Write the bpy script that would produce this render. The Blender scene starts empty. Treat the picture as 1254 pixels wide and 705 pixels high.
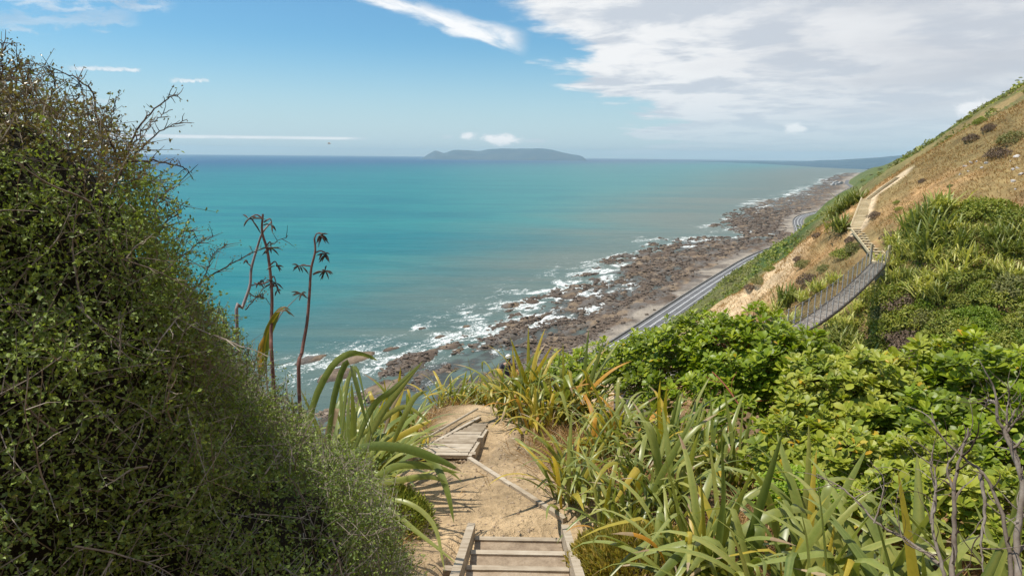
import bpy, math, random
import numpy as np
from mathutils import Vector, Matrix
random.seed(7); RNG = np.random.default_rng(11)
sc = bpy.context.scene; COL = sc.collection
R_ = math.radians
# ---------------------------------------------------------------- camera
CAM = np.array([0., 0., 120.]); FPX = 802.; PITCH = R_(11.4); ROLL = R_(0.55)
cd = bpy.data.cameras.new('camera'); cam = bpy.data.objects.new('camera', cd); COL.objects.link(cam)
cd.sensor_width = 36.; cd.lens = 36. * FPX / 1254.; cd.clip_start = .05; cd.clip_end = 90000.
cam.matrix_world = Matrix.Translation(CAM) @ Matrix.Rotation(R_(90) - PITCH, 4, 'X') @ Matrix.Rotation(ROLL, 4, 'Z')
sc.camera = cam
# ---------------------------------------------------------------- sun and exposure
SUN_AZ = R_(-84.); SUN_EL = R_(66.)          # azimuth from +Y, negative = to the left (sea side)
sun_dir = Vector((math.sin(SUN_AZ) * math.cos(SUN_EL), math.cos(SUN_AZ) * math.cos(SUN_EL), math.sin(SUN_EL)))
sd = bpy.data.lights.new('sun', 'SUN'); sd.energy = 4.7; sd.angle = R_(.53); sd.color = (1., .94, .82)
so = bpy.data.objects.new('sun', sd); COL.objects.link(so)
so.rotation_euler = sun_dir.to_track_quat('Z', 'Y').to_euler()
sc.view_settings.view_transform = 'Standard'; sc.view_settings.look = 'None'
sc.view_settings.exposure = 0.12; sc.view_settings.gamma = 1.0
sc.render.engine = 'CYCLES'
sc.cycles.max_bounces = 8; sc.cycles.diffuse_bounces = 3; sc.cycles.glossy_bounces = 2
sc.cycles.transmission_bounces = 4; sc.cycles.transparent_max_bounces = 4; sc.cycles.volume_bounces = 0
# ---------------------------------------------------------------- world: sky and clouds
W = bpy.data.worlds.new('World'); sc.world = W; W.use_nodes = True
class NT:
    def __init__(s, t): s.t = t; s.n = t.nodes; s.l = t.links
    def node(s, ty, **k):
        n = s.n.new(ty)
        for a, b in k.items(): setattr(n, a, b)
        return n
    def put(s, sock, v):
        if v is None: return
        if hasattr(v, 'links') or isinstance(v, bpy.types.NodeSocket): s.l.new(v, sock)
        else: sock.default_value = v
    def m(s, op, a, b=None, c=None, clamp=False):
        n = s.node('ShaderNodeMath', operation=op); n.use_clamp = clamp
        for i, v in enumerate((a, b, c)): s.put(n.inputs[i], v)
        return n.outputs[0]
    def vm(s, op, a, b=None):
        n = s.node('ShaderNodeVectorMath', operation=op); s.put(n.inputs[0], a); s.put(n.inputs[1], b)
        return n.outputs[0]
    def mapr(s, v, a, b, c=0., d=1., smooth=True):
        n = s.node('ShaderNodeMapRange'); n.interpolation_type = 'SMOOTHSTEP' if smooth else 'LINEAR'
        for i, x in enumerate((v, a, b, c, d)): s.put(n.inputs[i], x)
        return n.outputs[0]
    def noise(s, vec, scale, detail=4., rough=.55, dist=0.):
        n = s.node('ShaderNodeTexNoise'); s.put(n.inputs['Vector'], vec)
        n.inputs['Scale'].default_value = scale; n.inputs['Detail'].default_value = detail
        n.inputs['Roughness'].default_value = rough; n.inputs['Distortion'].default_value = dist
        return n.outputs[0]
    def mix(s, f, a, b, blend='MIX'):
        n = s.node('ShaderNodeMix', data_type='RGBA', blend_type=blend)
        s.put(n.inputs['Factor'], f)
        for i, v in ((6, a), (7, b)):
            if isinstance(v, tuple) and len(v) == 3: v = (*v, 1.)
            s.put(n.inputs[i], v)
        return n.outputs[2]
    def ramp(s, f, stops):
        n = s.node('ShaderNodeValToRGB'); s.put(n.inputs[0], f); e = n.color_ramp.elements
        while len(e) < len(stops): e.new(.5)
        for i, (p, c) in enumerate(stops): e[i].position = p; e[i].color = (*c, 1.)
        return n.outputs[0]
    def xyz(s, x, y, z):
        n = s.node('ShaderNodeCombineXYZ')
        for i, v in enumerate((x, y, z)): s.put(n.inputs[i], v)
        return n.outputs[0]
    def sep(s, v):
        n = s.node('ShaderNodeSeparateXYZ'); s.put(n.inputs[0], v); return n.outputs
    def bump(s, h, strength, dist, normal=None):
        n = s.node('ShaderNodeBump'); s.put(n.inputs['Height'], h)
        n.inputs['Strength'].default_value = strength; n.inputs['Distance'].default_value = dist
        s.put(n.inputs['Normal'], normal); return n.outputs[0]

def build_world():
    w = NT(W.node_tree); w.n.clear()
    out = w.node('ShaderNodeOutputWorld')
    sky = w.node('ShaderNodeTexSky', sky_type='NISHITA', sun_disc=False)
    sky.sun_elevation = SUN_EL; sky.sun_rotation = SUN_AZ; sky.altitude = 120.; sky.air_density = 1.0
    sky.dust_density = .6; sky.ozone_density = 1.6
    b1 = w.node('ShaderNodeBackground'); zs = w.sep(w.node('ShaderNodeTexCoord').outputs['Generated'])[2]
    w.put(b1.inputs[0], w.mix(w.mapr(zs, .17, .0, 0., .80), w.mix(1., sky.outputs[0], (.56, .93, 1.06), 'MULTIPLY'), (5.2, 6.3, 7.0))); b1.inputs[1].default_value = .11
    tc = w.node('ShaderNodeTexCoord'); d = tc.outputs['Generated']
    x, y, z = w.sep(d)[:3]
    az = w.m('ARCTAN2', x, y)                                   # radians, + right
    el = w.m('ARCSINE', z)
    zz = w.m('ADD', w.m('MAXIMUM', z, 0.), .09)
    p = w.xyz(w.m('DIVIDE', x, zz), w.m('DIVIDE', y, zz), 0.)   # a flat cloud deck seen from below
    n1 = w.noise(p, .55, 7., .56, .3)
    n2 = w.noise(w.vm('ADD', p, (7.3, 2.1, 0.)), 1.6, 6., .6, .2)
    edge = w.m('SUBTRACT', w.m('MULTIPLY', az, 1.0), w.mapr(el, 0., .30, .19, -.10, False))   # the bank fills the right side
    cov = w.m('ADD', w.m('MULTIPLY', edge, 4.6), w.m('MULTIPLY', w.m('SUBTRACT', n1, .5), 2.6))
    cov = w.m('ADD', cov, w.m('MULTIPLY', w.m('SUBTRACT', n2, .5), .9))
    bank = w.mapr(cov, -.01, .26)
    bank = w.m('MULTIPLY', bank, w.mapr(el, .0, .07, .60, 1.))
    bank = w.m('MULTIPLY', bank, w.mapr(w.m('ABSOLUTE', az), 2.9, 1.7, 0., 1.))
    # wind-drawn streak, high over the sea
    def streak(a0, e0, a1, e1, w0, w1, ns, amp, dens):
        L = math.hypot(a1 - a0, e1 - e0); ca, sa = (a1 - a0) / L, (e1 - e0) / L
        da = w.m('SUBTRACT', az, a0); de = w.m('SUBTRACT', el, e0)
        t = w.m('ADD', w.m('MULTIPLY', da, ca / L), w.m('MULTIPLY', de, sa / L))
        q = w.m('ADD', w.m('MULTIPLY', da, -sa), w.m('MULTIPLY', de, ca))
        nn = w.noise(w.xyz(w.m('MULTIPLY', t, 3.), w.m('MULTIPLY', q, 22.), a0 * 9.), ns, 6., .62, .4)
        wd = w.mapr(t, 0., 1., w0, w1, False)
        r = w.m('DIVIDE', w.m('ABSOLUTE', w.m('ADD', q, w.m('MULTIPLY', w.m('SUBTRACT', nn, .5), amp))), wd)
        body = w.mapr(r, 1., .25)
        ends = w.m('MULTIPLY', w.mapr(t, -.12, .15), w.mapr(t, 1.04, .93))
        return w.m('MULTIPLY', w.m('MULTIPLY', body, ends), w.m('MULTIPLY', w.mapr(nn, .25, .6, .5, 1.), dens))
    s1 = streak(-.38, .255, .012, .160, .012, .020, 2., .03, .95)
    s2 = streak(-.80, .165, -.46, .195, .03, .018, 3., .07, .50)
    s3 = streak(-.78, .125, -.50, .165, .02, .012, 3., .05, .38)
    s4 = streak(-.575, .100, -.50, .103, .004, .003, 3., .008, .75)
    s5 = streak(-.465, .092, -.42, .094, .004, .003, 3., .008, .75)
    s6 = streak(-.62, .020, -.22, .0225, .0045, .003, 1.2, .0025, .95)
    s7 = streak(-.60, .062, -.53, .063, .005, .004, 3., .008, .35)
    # low cumulus over the island
    def puff(a0, e0, ra, re, sc_, dens):
        nn = w.noise(w.xyz(w.m('MULTIPLY', az, 1.), w.m('MULTIPLY', el, 1.8), 0.), sc_, 5., .6)
        r = w.m('SQRT', w.m('ADD', w.m('POWER', w.m('DIVIDE', w.m('SUBTRACT', az, a0), ra), 2.), w.m('POWER', w.m('DIVIDE', w.m('SUBTRACT', el, e0), re), 2.)))
        r = w.m('ADD', r, w.m('MULTIPLY', w.m('SUBTRACT', nn, .5), 1.7))
        return w.m('MULTIPLY', w.mapr(r, 1., .35), dens)
    pf = [puff(-.02, .0235, .040, .0115, 55., 1.), puff(-.066, .028, .016, .008, 70., .9), puff(.03, .022, .03, .004, 60., .5), puff(-.10, .026, .012, .004, 80., .35),
          puff(.395, .040, .018, .010, 60., .8), puff(.60, .062, .03, .014, 45., .7), puff(.45, .052, .03, .009, 45., .5), puff(.545, .084, .06, .01, 40., .45)]
    tot = bank
    for s_ in [s1, s2, s3, s4, s5, s6, s7] + pf: tot = w.m('MAXIMUM', tot, s_)
    # thick parts of the bank are greyer underneath
    thick = w.mapr(w.m('ADD', edge, w.m('MULTIPLY', w.m('SUBTRACT', n2, .5), .35)), .12, .56)
    n3 = w.noise(w.vm('ADD', p, (3.1, 9.4, 0.)), .9, 5., .55, .4)
    grey = w.m('MULTIPLY', thick, w.mapr(n3, .30, .66, .35, 1.))
    c = w.mix(w.mapr(n2, .40, .58), (.56, .61, .68), (.86, .87, .88)); c = w.mix(grey, c, (.54, .57, .625))
    c = w.mix(w.mapr(el, .14, .0, 0., .75), c, (.56, .66, .74))
    hi = w.m('MAXIMUM', s1, pf[0])
    for q in [pf[1], s6, s4, s5] + pf[4:6]: hi = w.m('MAXIMUM', hi, q)
    c = w.mix(w.m('MULTIPLY', hi, .95), c, (.98, .98, .98))
    b2 = w.node('ShaderNodeBackground'); w.put(b2.inputs[0], c); b2.inputs[1].default_value = 1.0
    mx = w.node('ShaderNodeMixShader'); w.put(mx.inputs[0], w.m('MULTIPLY', tot, w.mapr(el, -.01, .003)))
    w.l.new(b1.outputs[0], mx.inputs[1]); w.l.new(b2.outputs[0], mx.inputs[2]); w.l.new(mx.outputs[0], out.inputs[0])
build_world()

# ================================================================ helpers
def tag(o, label=None, cat=None, group=None, kind=None):
    if label: o['label'] = label
    if cat: o['category'] = cat
    if group: o['group'] = group
    if kind: o['kind'] = kind
    return o
def empty(name, loc, label, cat, group=None):
    o = bpy.data.objects.new(name, None); COL.objects.link(o); o.location = Vector(loc); o.empty_display_size = .1
    return tag(o, label, cat, group)
def link(name, me, parent=None, loc=None):
    o = bpy.data.objects.new(name, me); COL.objects.link(o)
    if parent is not None: o.parent = parent
    if loc is not None: o.location = Vector(loc)
    return o
def copy_tree(o, parent=None):
    c = o.copy(); COL.objects.link(c); c.parent = parent
    for ch in o.children: copy_tree(ch, c)
    return c
class MB:
    """collects faces and links them as ONE mesh"""
    def __init__(s): s.V = []; s.F = []; s.T = []; s.M = []; s.n = 0
    def add(s, V, F, tint=0., mi=0):
        V = np.asarray(V, float).reshape(-1, 3); F = np.asarray(F, int)
        s.V.append(V); s.F.append(F + s.n); s.M.append(np.full(len(F), mi))
        s.T.append(np.broadcast_to(np.asarray(tint, float), (len(V),)).copy()); s.n += len(V); return s
    def mesh(s, name, mats, smooth=False, cols=None):
        V = np.concatenate(s.V); me = bpy.data.meshes.new(name)
        loops = np.concatenate([f.ravel() for f in s.F]); tot = np.concatenate([np.full(len(f), f.shape[1]) for f in s.F])
        me.vertices.add(len(V)); me.vertices.foreach_set('co', V.astype(np.float32).ravel())
        me.loops.add(len(loops)); me.loops.foreach_set('vertex_index', loops.astype(np.int32))
        st = np.concatenate([[0], np.cumsum(tot)[:-1]])
        me.polygons.add(len(tot)); me.polygons.foreach_set('loop_start', st.astype(np.int32)); me.polygons.foreach_set('loop_total', tot.astype(np.int32))
        me.polygons.foreach_set('material_index', np.concatenate(s.M).astype(np.int32))
        me.polygons.foreach_set('use_smooth', np.full(len(tot), smooth))
        a = me.attributes.new('tint', 'FLOAT', 'POINT'); a.data.foreach_set('value', np.concatenate(s.T).astype(np.float32))
        if cols is not None:
            a = me.attributes.new('col', 'FLOAT_COLOR', 'POINT'); a.data.foreach_set('color', np.c_[cols, np.ones(len(cols))].astype(np.float32).ravel())
        for m in (mats if isinstance(mats, (list, tuple)) else [mats]): me.materials.append(m)
        me.update(calc_edges=True); me.validate(); return me
    def build(s, name, mats, parent=None, smooth=False, loc=None, cols=None):
        return link(name, s.mesh(name, mats, smooth, cols), parent, loc)
    def box(s, c, size, rot=None, tint=0., mi=0):
        sx, sy, sz = [q / 2. for q in size]
        V = np.array([(x, y, z) for x in (-sx, sx) for y in (-sy, sy) for z in (-sz, sz)])
        if rot is not None: V = V @ np.asarray(rot).T
        F = [(0, 1, 3, 2), (4, 6, 7, 5), (0, 4, 5, 1), (2, 3, 7, 6), (0, 2, 6, 4), (1, 5, 7, 3)]
        return s.add(V + np.asarray(c), F, tint, mi)
    def beam(s, a, b, w, h, up=(0, 0, 1), tint=0., mi=0):
        a = np.asarray(a, float); b = np.asarray(b, float); d = b - a; L = np.linalg.norm(d); d = d / L
        r = np.cross(d, up); r /= np.linalg.norm(r); u = np.cross(r, d)
        return s.box((a + b) / 2, (L, w, h), np.c_[d, -r, u], tint, mi)
    def tube(s, pts, rad, k=5, tint=0., mi=0, cap=True):
        pts = np.asarray(pts, float); n = len(pts); rad = np.broadcast_to(rad, (n,))
        T = np.gradient(pts, axis=0); T /= np.linalg.norm(T, axis=1)[:, None] + 1e-9
        ref = np.array([0, 0, 1.]) if abs(T[0, 2]) < .9 else np.array([1., 0, 0])
        A = np.cross(T, ref); A /= np.linalg.norm(A, axis=1)[:, None] + 1e-9; B = np.cross(T, A)
        th = np.arange(k) * 2 * np.pi / k
        V = pts[:, None] + rad[:, None, None] * (np.cos(th)[None, :, None] * A[:, None] + np.sin(th)[None, :, None] * B[:, None])
        i = np.arange(n - 1)[:, None] * k; j = np.arange(k)[None]; j2 = (j + 1) % k
        F = np.stack([i + j, i + j2, i + k + j2, i + k + j], -1).reshape(-1, 4)
        s.add(V.reshape(-1, 3), F, tint, mi)
        if cap and k > 3:
            s.add(V[-1], [tuple(range(k))], tint, mi); s.add(V[0], [tuple(range(k))[::-1]], tint, mi)
        return s
def unit(a): return a / (np.linalg.norm(a, axis=-1, keepdims=True) + 1e-12)
def spline(pts, n):
    pts = np.asarray(pts, float)
    if len(pts) < 3: return pts[0] + (pts[-1] - pts[0]) * np.linspace(0, 1, n)[:, None]
    P = np.vstack([2 * pts[0] - pts[1], pts, 2 * pts[-1] - pts[-2]]); out = []
    for t in np.linspace(0, len(pts) - 1 - 1e-6, n):
        i = int(t); f = t - i; a, b, c, d = P[i], P[i + 1], P[i + 2], P[i + 3]
        out.append(.5 * (2 * b + (c - a) * f + (2 * a - 5 * b + 4 * c - d) * f * f + (3 * b - a - 3 * c + d) * f ** 3))
    return np.array(out)
# numpy value noise
def _h(i, j, s):
    n = (i.astype(np.int64) * 374761393 + j.astype(np.int64) * 668265263 + s * 144269) & 0xffffffff
    n = ((n ^ (n >> 13)) * 1274126177) & 0xffffffff
    return ((n ^ (n >> 16)) & 0xffff) / 65535.
def vnoise(x, y, s=0):
    i = np.floor(x); j = np.floor(y); fx = x - i; fy = y - j; i = i.astype(np.int64); j = j.astype(np.int64)
    fx = fx * fx * (3 - 2 * fx); fy = fy * fy * (3 - 2 * fy)
    return (_h(i, j, s) * (1 - fx) + _h(i + 1, j, s) * fx) * (1 - fy) + (_h(i, j + 1, s) * (1 - fx) + _h(i + 1, j + 1, s) * fx) * fy
def fbm(x, y, o=4, s=0, g=.5):
    r = 0.; a = 1.; t = 0.
    for k in range(o): r = r + a * vnoise(x * 2 ** k + 17.3 * k, y * 2 ** k - 9.1 * k, s + k); t += a; a *= g
    return r / t                                                     # 0..1
def sstep(a, b, x): t = np.clip((x - a) / (b - a), 0, 1); return t * t * (3 - 2 * t)
def ray(px, py):
    a = (px - 627) / FPX; b = -(py - 352.5) / FPX; c, s = math.cos(ROLL), math.sin(ROLL)
    a2 = a * c - b * s; b2 = a * s + b * c
    return np.stack([a2 + 0 * b2, math.cos(PITCH) + b2 * math.sin(PITCH), -math.sin(PITCH) + b2 * math.cos(PITCH)], -1)
def at(px, py, dist):
    """the point seen in direction (px, py) of the photograph at a distance in metres"""
    return CAM + unit(ray(np.float64(px), np.float64(py))) * dist

# ================================================================ terrain  (u along the coast, v inland, both horizontal)
U = np.array([.517, .856]); Vv = np.array([.856, -.517])
def uv(x, y): return x * .517 + y * .856, x * .856 - y * .517
def xy(u, v): return u * .517 + v * .856, u * .856 - v * .517
TAB = np.array([(-400, -2), (-60, -8), (-20, -6), (-5, -3), (0, -2), (5, -1), (8, -1.2), (10, -2.5), (15, -7), (25, -14), (38, -20), (46, -18), (50, -16), (54, -13), (60, -8.4), (68, -5.6), (75, -3.4), (80, -1.5), (85, -.1), (89, -.6), (94, -2.6), (105, -7), (125, -10), (160, -4),
    (190, -9), (245, -3.5), (300, 3.0), (350, -8), (420, -14), (520, -2), (600, 1), (680, -14), (800, -4), (900, 6), (1000, -16), (1150, -4), (1300, 12), (1450, -20), (1700, 12), (1900, -16), (2200, 24), (2500, -14), (3000, 34), (3600, -10), (4200, 20), (6500, 0)], float)
def smooth_tab(x, tab):
    r = 0.
    for d in (-.5, 0, .5): r = r + np.interp(x + d * np.clip(np.abs(x) * .08, 1., 60.), tab[:, 0], tab[:, 1])
    return r / 3
ROADT = np.array([(-400, -150), (0, -152), (387, -154), (597, -159), (783, -161), (868, -157), (927, -151), (985, -146), (1039, -146), (1110, -151), (1191, -163), (1290, -181), (1385, -194), (1470, -197), (1540, -191), (1620, -178), (1800, -168), (1985, -172), (2150, -190), (2335, -210), (2579, -214), (3100, -225), (3600, -290), (4200, -330), (6500, -420)], float)
SHORET = np.array([(-400, -205), (200, -205), (262, -214), (292, -228), (330, -222), (365, -214), (405, -222), (430, -228), (470, -236), (555, -246), (620, -262), (700, -268), (758, -285), (800, -272), (880, -268), (960, -284), (995, -262), (1040, -200), (1080, -192), (1120, -215), (1160, -245), (1212, -262), (1323, -291), (1486, -319), (1961, -350), (2345, -330), (3228, -375), (3500, -370), (4300, -460), (6500, -520)], float)
def roadv(u): return smooth_tab(u, ROADT)
def shorev(u): return np.interp(u, SHORET[:, 0], SHORET[:, 1]) + 42 * (fbm(u / 45., u * 0 + 3.3, 4, 5) - .5) * sstep(150, 300, u)
ROADW = 17.5
REEFS = [(258, -296, 14, 6, 1.5), (272, -276, 20, 8, 1.9), (246, -262, 16, 9, 1.5), (300, -270, 9, 4, .9), (340, -262, 7, 4, .8), (446, -271, 11, 7, 2.4), (468, -262, 8, 6, 1.8), (430, -262, 7, 4, .9), (292, -244, 26, 8, 1.9), (325, -243, 12, 6, 1.2), (372, -262, 5, 4, .8), (405, -285, 5, 3, .5), (758, -292, 16, 8, 2.2), (520, -268, 9, 5, .9), (610, -280, 14, 5, 1.0), (655, -286, 10, 4, .8), (700, -300, 12, 4, .7), (350, -285, 6, 4, .5), (880, -300, 20, 6, 1.0), (395, -240, 10, 5, 1.1), (1200, -300, 30, 9, 1.2)]
NEARC = np.array([(0, 0, -1.65), (0, 2.5, -2.75), (0, 4.6, -3.42), (.1, 6, -3.78), (-.9, 6, -3.78), (.7, 6, -3.78), (.2, 7, -3.84), (-.8, 8, -3.93), (0, 8, -3.95), (-.9, 9.5, -4.16), (-.4, 11, -4.45), (0, 12, -4.85), (-1.3, 12.2, -4.85), (-.9, 13.4, -5.6), (0, 15, -6.3), (-.2, 21, -8.3),
    (-2.2, 1, -1.6), (-3, 3, -1.9), (-3, 6, -3.6), (-3, 9, -5.0), (-3, 13, -7.0), (-6, 6, -4.6), (-8, 12, -9), (-4, 18, -10), (-10, 3, -5), (2, 2, -2.5), (4, 4, -3.7), (2, 5.5, -3.5), (1.4, 7, -3.7), (1.5, 9, -4.1), (1, 11, -4.6),
    (3, 9, -4.5), (5, 7, -4.6), (2.5, 12, -5.3), (4, 12, -5.7), (8, 10, -6.1), (6, 12, -6.0), (8, 14, -7.2), (12, 12, -7.8), (12, 8, -6.6), (8, 5, -5), (10, 20, -11.5), (5, 20, -8.8), (2, 18, -7.8), (4.7, 23.4, -9.0), (16, 16, -12.), (4, -3, -1.5), (-4, -4, 0.), (10, -2, -3)], float)
def _tps():
    P = NEARC[:, :2]; n = len(P); r2 = ((P[:, None] - P[None]) ** 2).sum(-1)
    K = .5 * r2 * np.log(r2 + 1e-9) + np.eye(n) * .05; A = np.zeros((n + 3, n + 3)); A[:n, :n] = K; A[:n, n] = 1; A[:n, n + 1:] = P; A[n, :n] = 1; A[n + 1:, :n] = P.T
    return np.linalg.solve(A, np.r_[NEARC[:, 2], 0, 0, 0])
TW = _tps()
def near_z(x, y):
    r2 = (x[..., None] - NEARC[:, 0]) ** 2 + (y[..., None] - NEARC[:, 1]) ** 2
    return 120 + (.5 * r2 * np.log(r2 + 1e-9)) @ TW[:-3] + TW[-3] + TW[-2] * x + TW[-1] * y
def height(u, v, fine=True):
    u = np.asarray(u, float); v = np.asarray(v, float); x, y = xy(u, v); rv = roadv(u); right = rv + ROADW + 2.
    P = 120.5 + .85 * v; P = np.where(v > 60, 120.5 + 51 + (v - 60) * .62, P)
    sh = 1 - sstep(22, 45, u)
    ue = u + sh * 1.3 * np.clip(v + 4, -8, 0)
    off = smooth_tab(ue, TAB)
    off = np.where(u > 250, off + (fbm(u / 110., v / 160. + 5, 4, 21) - .5) * 22 * sstep(250, 700, u), off)
    nearA = np.exp(-((u - 85) / 22.) ** 2)
    off = off + nearA * (-.055 * np.clip(-v - 7, 0, 20) - .13 * np.clip(v, 0, 40))
    off = off - 7 * np.exp(-((u - 63) / 13.) ** 2) * sstep(2, 16, v)                      # hollow at the gully head
    k = np.clip((v - right) / np.clip(-right, 60, 400), 0, 1)
    hill = np.where(v > right, P - .85 * (right + 137) * (1 - k), 0)
    hill = np.maximum(hill + off * sstep(0, .25, k), 5 + 0 * u + sstep(0, .02, k) * .5)
    rough = (fbm(x / 9., y / 9., 4, 31) - .5) * 2.6 * sstep(40, 90, np.hypot(x, y)) + (fbm(x / 60., y / 60., 3, 41) - .5) * 14 * sstep(150, 400, u)
    hill = hill + rough * sstep(.02, .12, k)
    # small ridge-and-gully relief of the far slopes
    hill = hill + np.abs(fbm(u / 38., v / 130. + 2, 3, 51) - .5) * 16 * sstep(170, 420, u) * sstep(.03, .2, k)
    # eroded bank on the shoulder of the spur
    er = np.exp(-((u - 82) / 8.) ** 2) * sstep(-9, -13, v) * sstep(-40, -30, v)
    hill = hill - er * (fbm(x / 1.6, y / 1.6, 4, 61) ** 1.5) * 2.2
    r = np.hypot(x, y); m = 1 - sstep(20, 30, r)
    if np.any(m > 0): hill = np.where(m > 0, hill * (1 - m) + near_z(np.where(m > 0, x, 0), np.where(m > 0, y, 0)) * m, hill)
    if fine: hill = hill + (fbm(x / .5, y / .5, 4, 71) - .5) * .10 * (1 - sstep(25, 60, r)) * (.32 + .68 * sstep(1.2, 2.2, np.abs(x) + .2 + 0 * y))
    cw = (1 - sstep(0, .25, np.maximum(np.abs(x + 1.05 - np.clip(y - 8.3, 0, 2) * .25) - .66, np.abs(y - 9.2) - .95)))
    hill = np.where(m > 0, hill * (1 - cw) + np.minimum(hill, 115.82) * cw, hill)
    cs = (1 - sstep(0, .12, np.maximum(np.abs(x - .09) - .58, 0))) * (1 - sstep(5.95, 6.08, y)) * sstep(2.5, 3.2, y)
    hill = np.where(m > 0, hill * (1 - cs) + np.minimum(hill, 116.02 + np.clip(6 - y, 0, 9) * .236) * cs, hill)
    # shelf under the road, beach and wave-cut rock platform
    sv = shorev(u); d = (v - sv)                                       # > 0 landward
    wid = np.clip(rv - sv, 20, 400)
    f = np.clip(d / wid, -3, 1)
    base = np.where(d > 0, -.25 + 3.4 * sstep(.50, 1.0, f) + .9 * f, -2.0 * sstep(0, -60, d) - .25)
    ridged = (1 - np.abs(2 * fbm(u / 26., v / 9. + u / 60., 4, 81) - 1)) ** 2
    base = base - np.clip((fbm(u / 34., v / 15., 4, 89) - .45) * 6., -.5, 1.9) * (1 - sstep(.5, .8, f)) * sstep(150, 250, u)
    rk = (ridged * 2.4 + fbm(u / 5., v / 4., 3, 91) * 1.6 - 1.75)
    amp = sstep(-55, 0, d) * (1 - sstep(.74, .92, f + (fbm(u / 40., v * 0, 3, 95) - .5) * .5))
    shelf = base + rk * amp * 1.25
    if np.any(v < -200):
        fa, fb = (fbm(u / 9., v / 9., 3, 97) - .5) * 1.2, .7 + .6 * fbm(u / 4., v / 4., 3, 98)
        for (cu, cv, ru, rw, hh) in REEFS:
            e_ = ((u - cu) / ru) ** 2 + ((v - cv + fa * rw) / rw) ** 2; shelf = np.maximum(shelf, -1.6 + (hh + 1.6) * np.exp(-np.minimum(e_, 9) ** 1.5) * fb)
    chan = np.exp(-((v + 203 + .10 * (u - 300)) / 9.) ** 2) * sstep(200, 260, u) * (1 - sstep(355, 420, u)); shelf = shelf - chan * 1.4
    shelf = np.where(v > rv - 3, 3.7, shelf)
    return np.where(v > right, hill, np.where(v > rv - 1, 3.7, shelf))
def ground_z(x, y): u, v = uv(np.asarray(x, float), np.asarray(y, float)); return height(u, v)
def hits(px, py, lo=3., hi=220., n=420):
    d = unit(ray(np.asarray(px, float), np.asarray(py, float))); t = lo * (hi / lo) ** (np.linspace(0, 1, n))
    P = CAM + d[..., None, :] * t[:, None]; z = ground_z(P[..., 0], P[..., 1]); below = P[..., 2] < z
    i = np.argmax(below, -1); ok = below.any(-1) & (i > 0)
    Q = np.take_along_axis(P, i[..., None, None].repeat(3, -1), -2)[..., 0, :]; Q0 = np.take_along_axis(P, np.maximum(i - 1, 0)[..., None, None].repeat(3, -1), -2)[..., 0, :]
    for _ in range(12):
        M_ = (Q + Q0) / 2; b = (M_[..., 2] < ground_z(M_[..., 0], M_[..., 1]))[..., None]; Q = np.where(b, M_, Q); Q0 = np.where(b, Q0, M_)
    return Q, ok
def hit1(px, py, **k):
    for i in range(12):
        q, ok = hits(np.array([px]), np.array([py + 2. * i]), **k)
        if ok[0]: return q[0]
    print('MISS', px, py); return q[0]

# ================================================================ materials
def mat(name):
    m = bpy.data.materials.new(name); m.use_nodes = True; t = NT(m.node_tree); b = m.node_tree.nodes['Principled BSDF']
    return m, t, b
def geo_pos(t): return t.node('ShaderNodeNewGeometry').outputs['Position']
def attr(t, n): return t.node('ShaderNodeAttribute', attribute_name=n)
def rough_mat(name, cols, scale=3., bump=.3, bdist=.02, rough=.85, detail=6., fine=None, world=True, spec=.3):
    m, t, b = mat(name); p = geo_pos(t) if world else t.node('ShaderNodeTexCoord').outputs['Object']
    oi = t.node('ShaderNodeObjectInfo').outputs['Random']
    n = t.noise(p, scale, detail, .62); n2 = t.noise(p, scale * (fine or 6.), 4., .6)
    f = t.m('ADD', t.m('MULTIPLY', n, .75), t.m('MULTIPLY', n2, .25)); f = t.m('ADD', f, t.m('MULTIPLY', t.m('SUBTRACT', oi, .5), .18))
    k = len(cols); t.put(b.inputs['Base Color'], t.ramp(f, [(.28 + .44 * i / (k - 1), c) for i, c in enumerate(cols)]))
    b.inputs['Roughness'].default_value = rough; b.inputs['Specular IOR Level'].default_value = spec
    t.put(b.inputs['Normal'], t.bump(t.m('ADD', n, t.m('MULTIPLY', n2, .5)), bump, bdist)); return m
def leaf_mat(name, cols, trans=.3, rough=.42, spec=.4, grain=30., tcol=1.35):
    """leaf: random colour per leaf, slight grain, light shining through"""
    m, t, b = mat(name); out = m.node_tree.nodes['Material Output']
    oi = t.node('ShaderNodeObjectInfo').outputs['Random']
    f = t.m('FRACT', t.m('ADD', attr(t, 'tint').outputs['Fac'], oi))
    p = geo_pos(t); g = t.noise(p, grain, 3., .5)
    k = len(cols); c = t.ramp(f, [(i / (k - 1), q) for i, q in enumerate(cols)])
    c = t.mix(t.mapr(g, .3, .75, 0., .35), c, t.mix(1., c, (.62, .60, .5), 'MULTIPLY'))
    t.put(b.inputs['Base Color'], c); b.inputs['Roughness'].default_value = rough; b.inputs['Specular IOR Level'].default_value = spec
    tr = t.node('ShaderNodeBsdfTranslucent'); t.put(tr.inputs[0], t.mix(1., c, (tcol * 1.1, tcol * 1.15, tcol * .55), 'MULTIPLY'))
    mx = t.node('ShaderNodeMixShader'); mx.inputs[0].default_value = trans
    t.l.new(b.outputs[0], mx.inputs[1]); t.l.new(tr.outputs[0], mx.inputs[2]); t.l.new(mx.outputs[0], out.inputs[0]); return m
M = {}
M['bush'] = leaf_mat('small_leaf', [(0.092, 0.147, 0.033), (0.132, 0.205, 0.045), (0.227, 0.290, 0.063), (0.165, 0.218, 0.071), (0.351, 0.446, 0.083), (0.184, 0.245, 0.090), (0.287, 0.267, 0.090)], .26, .52, .32)
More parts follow.
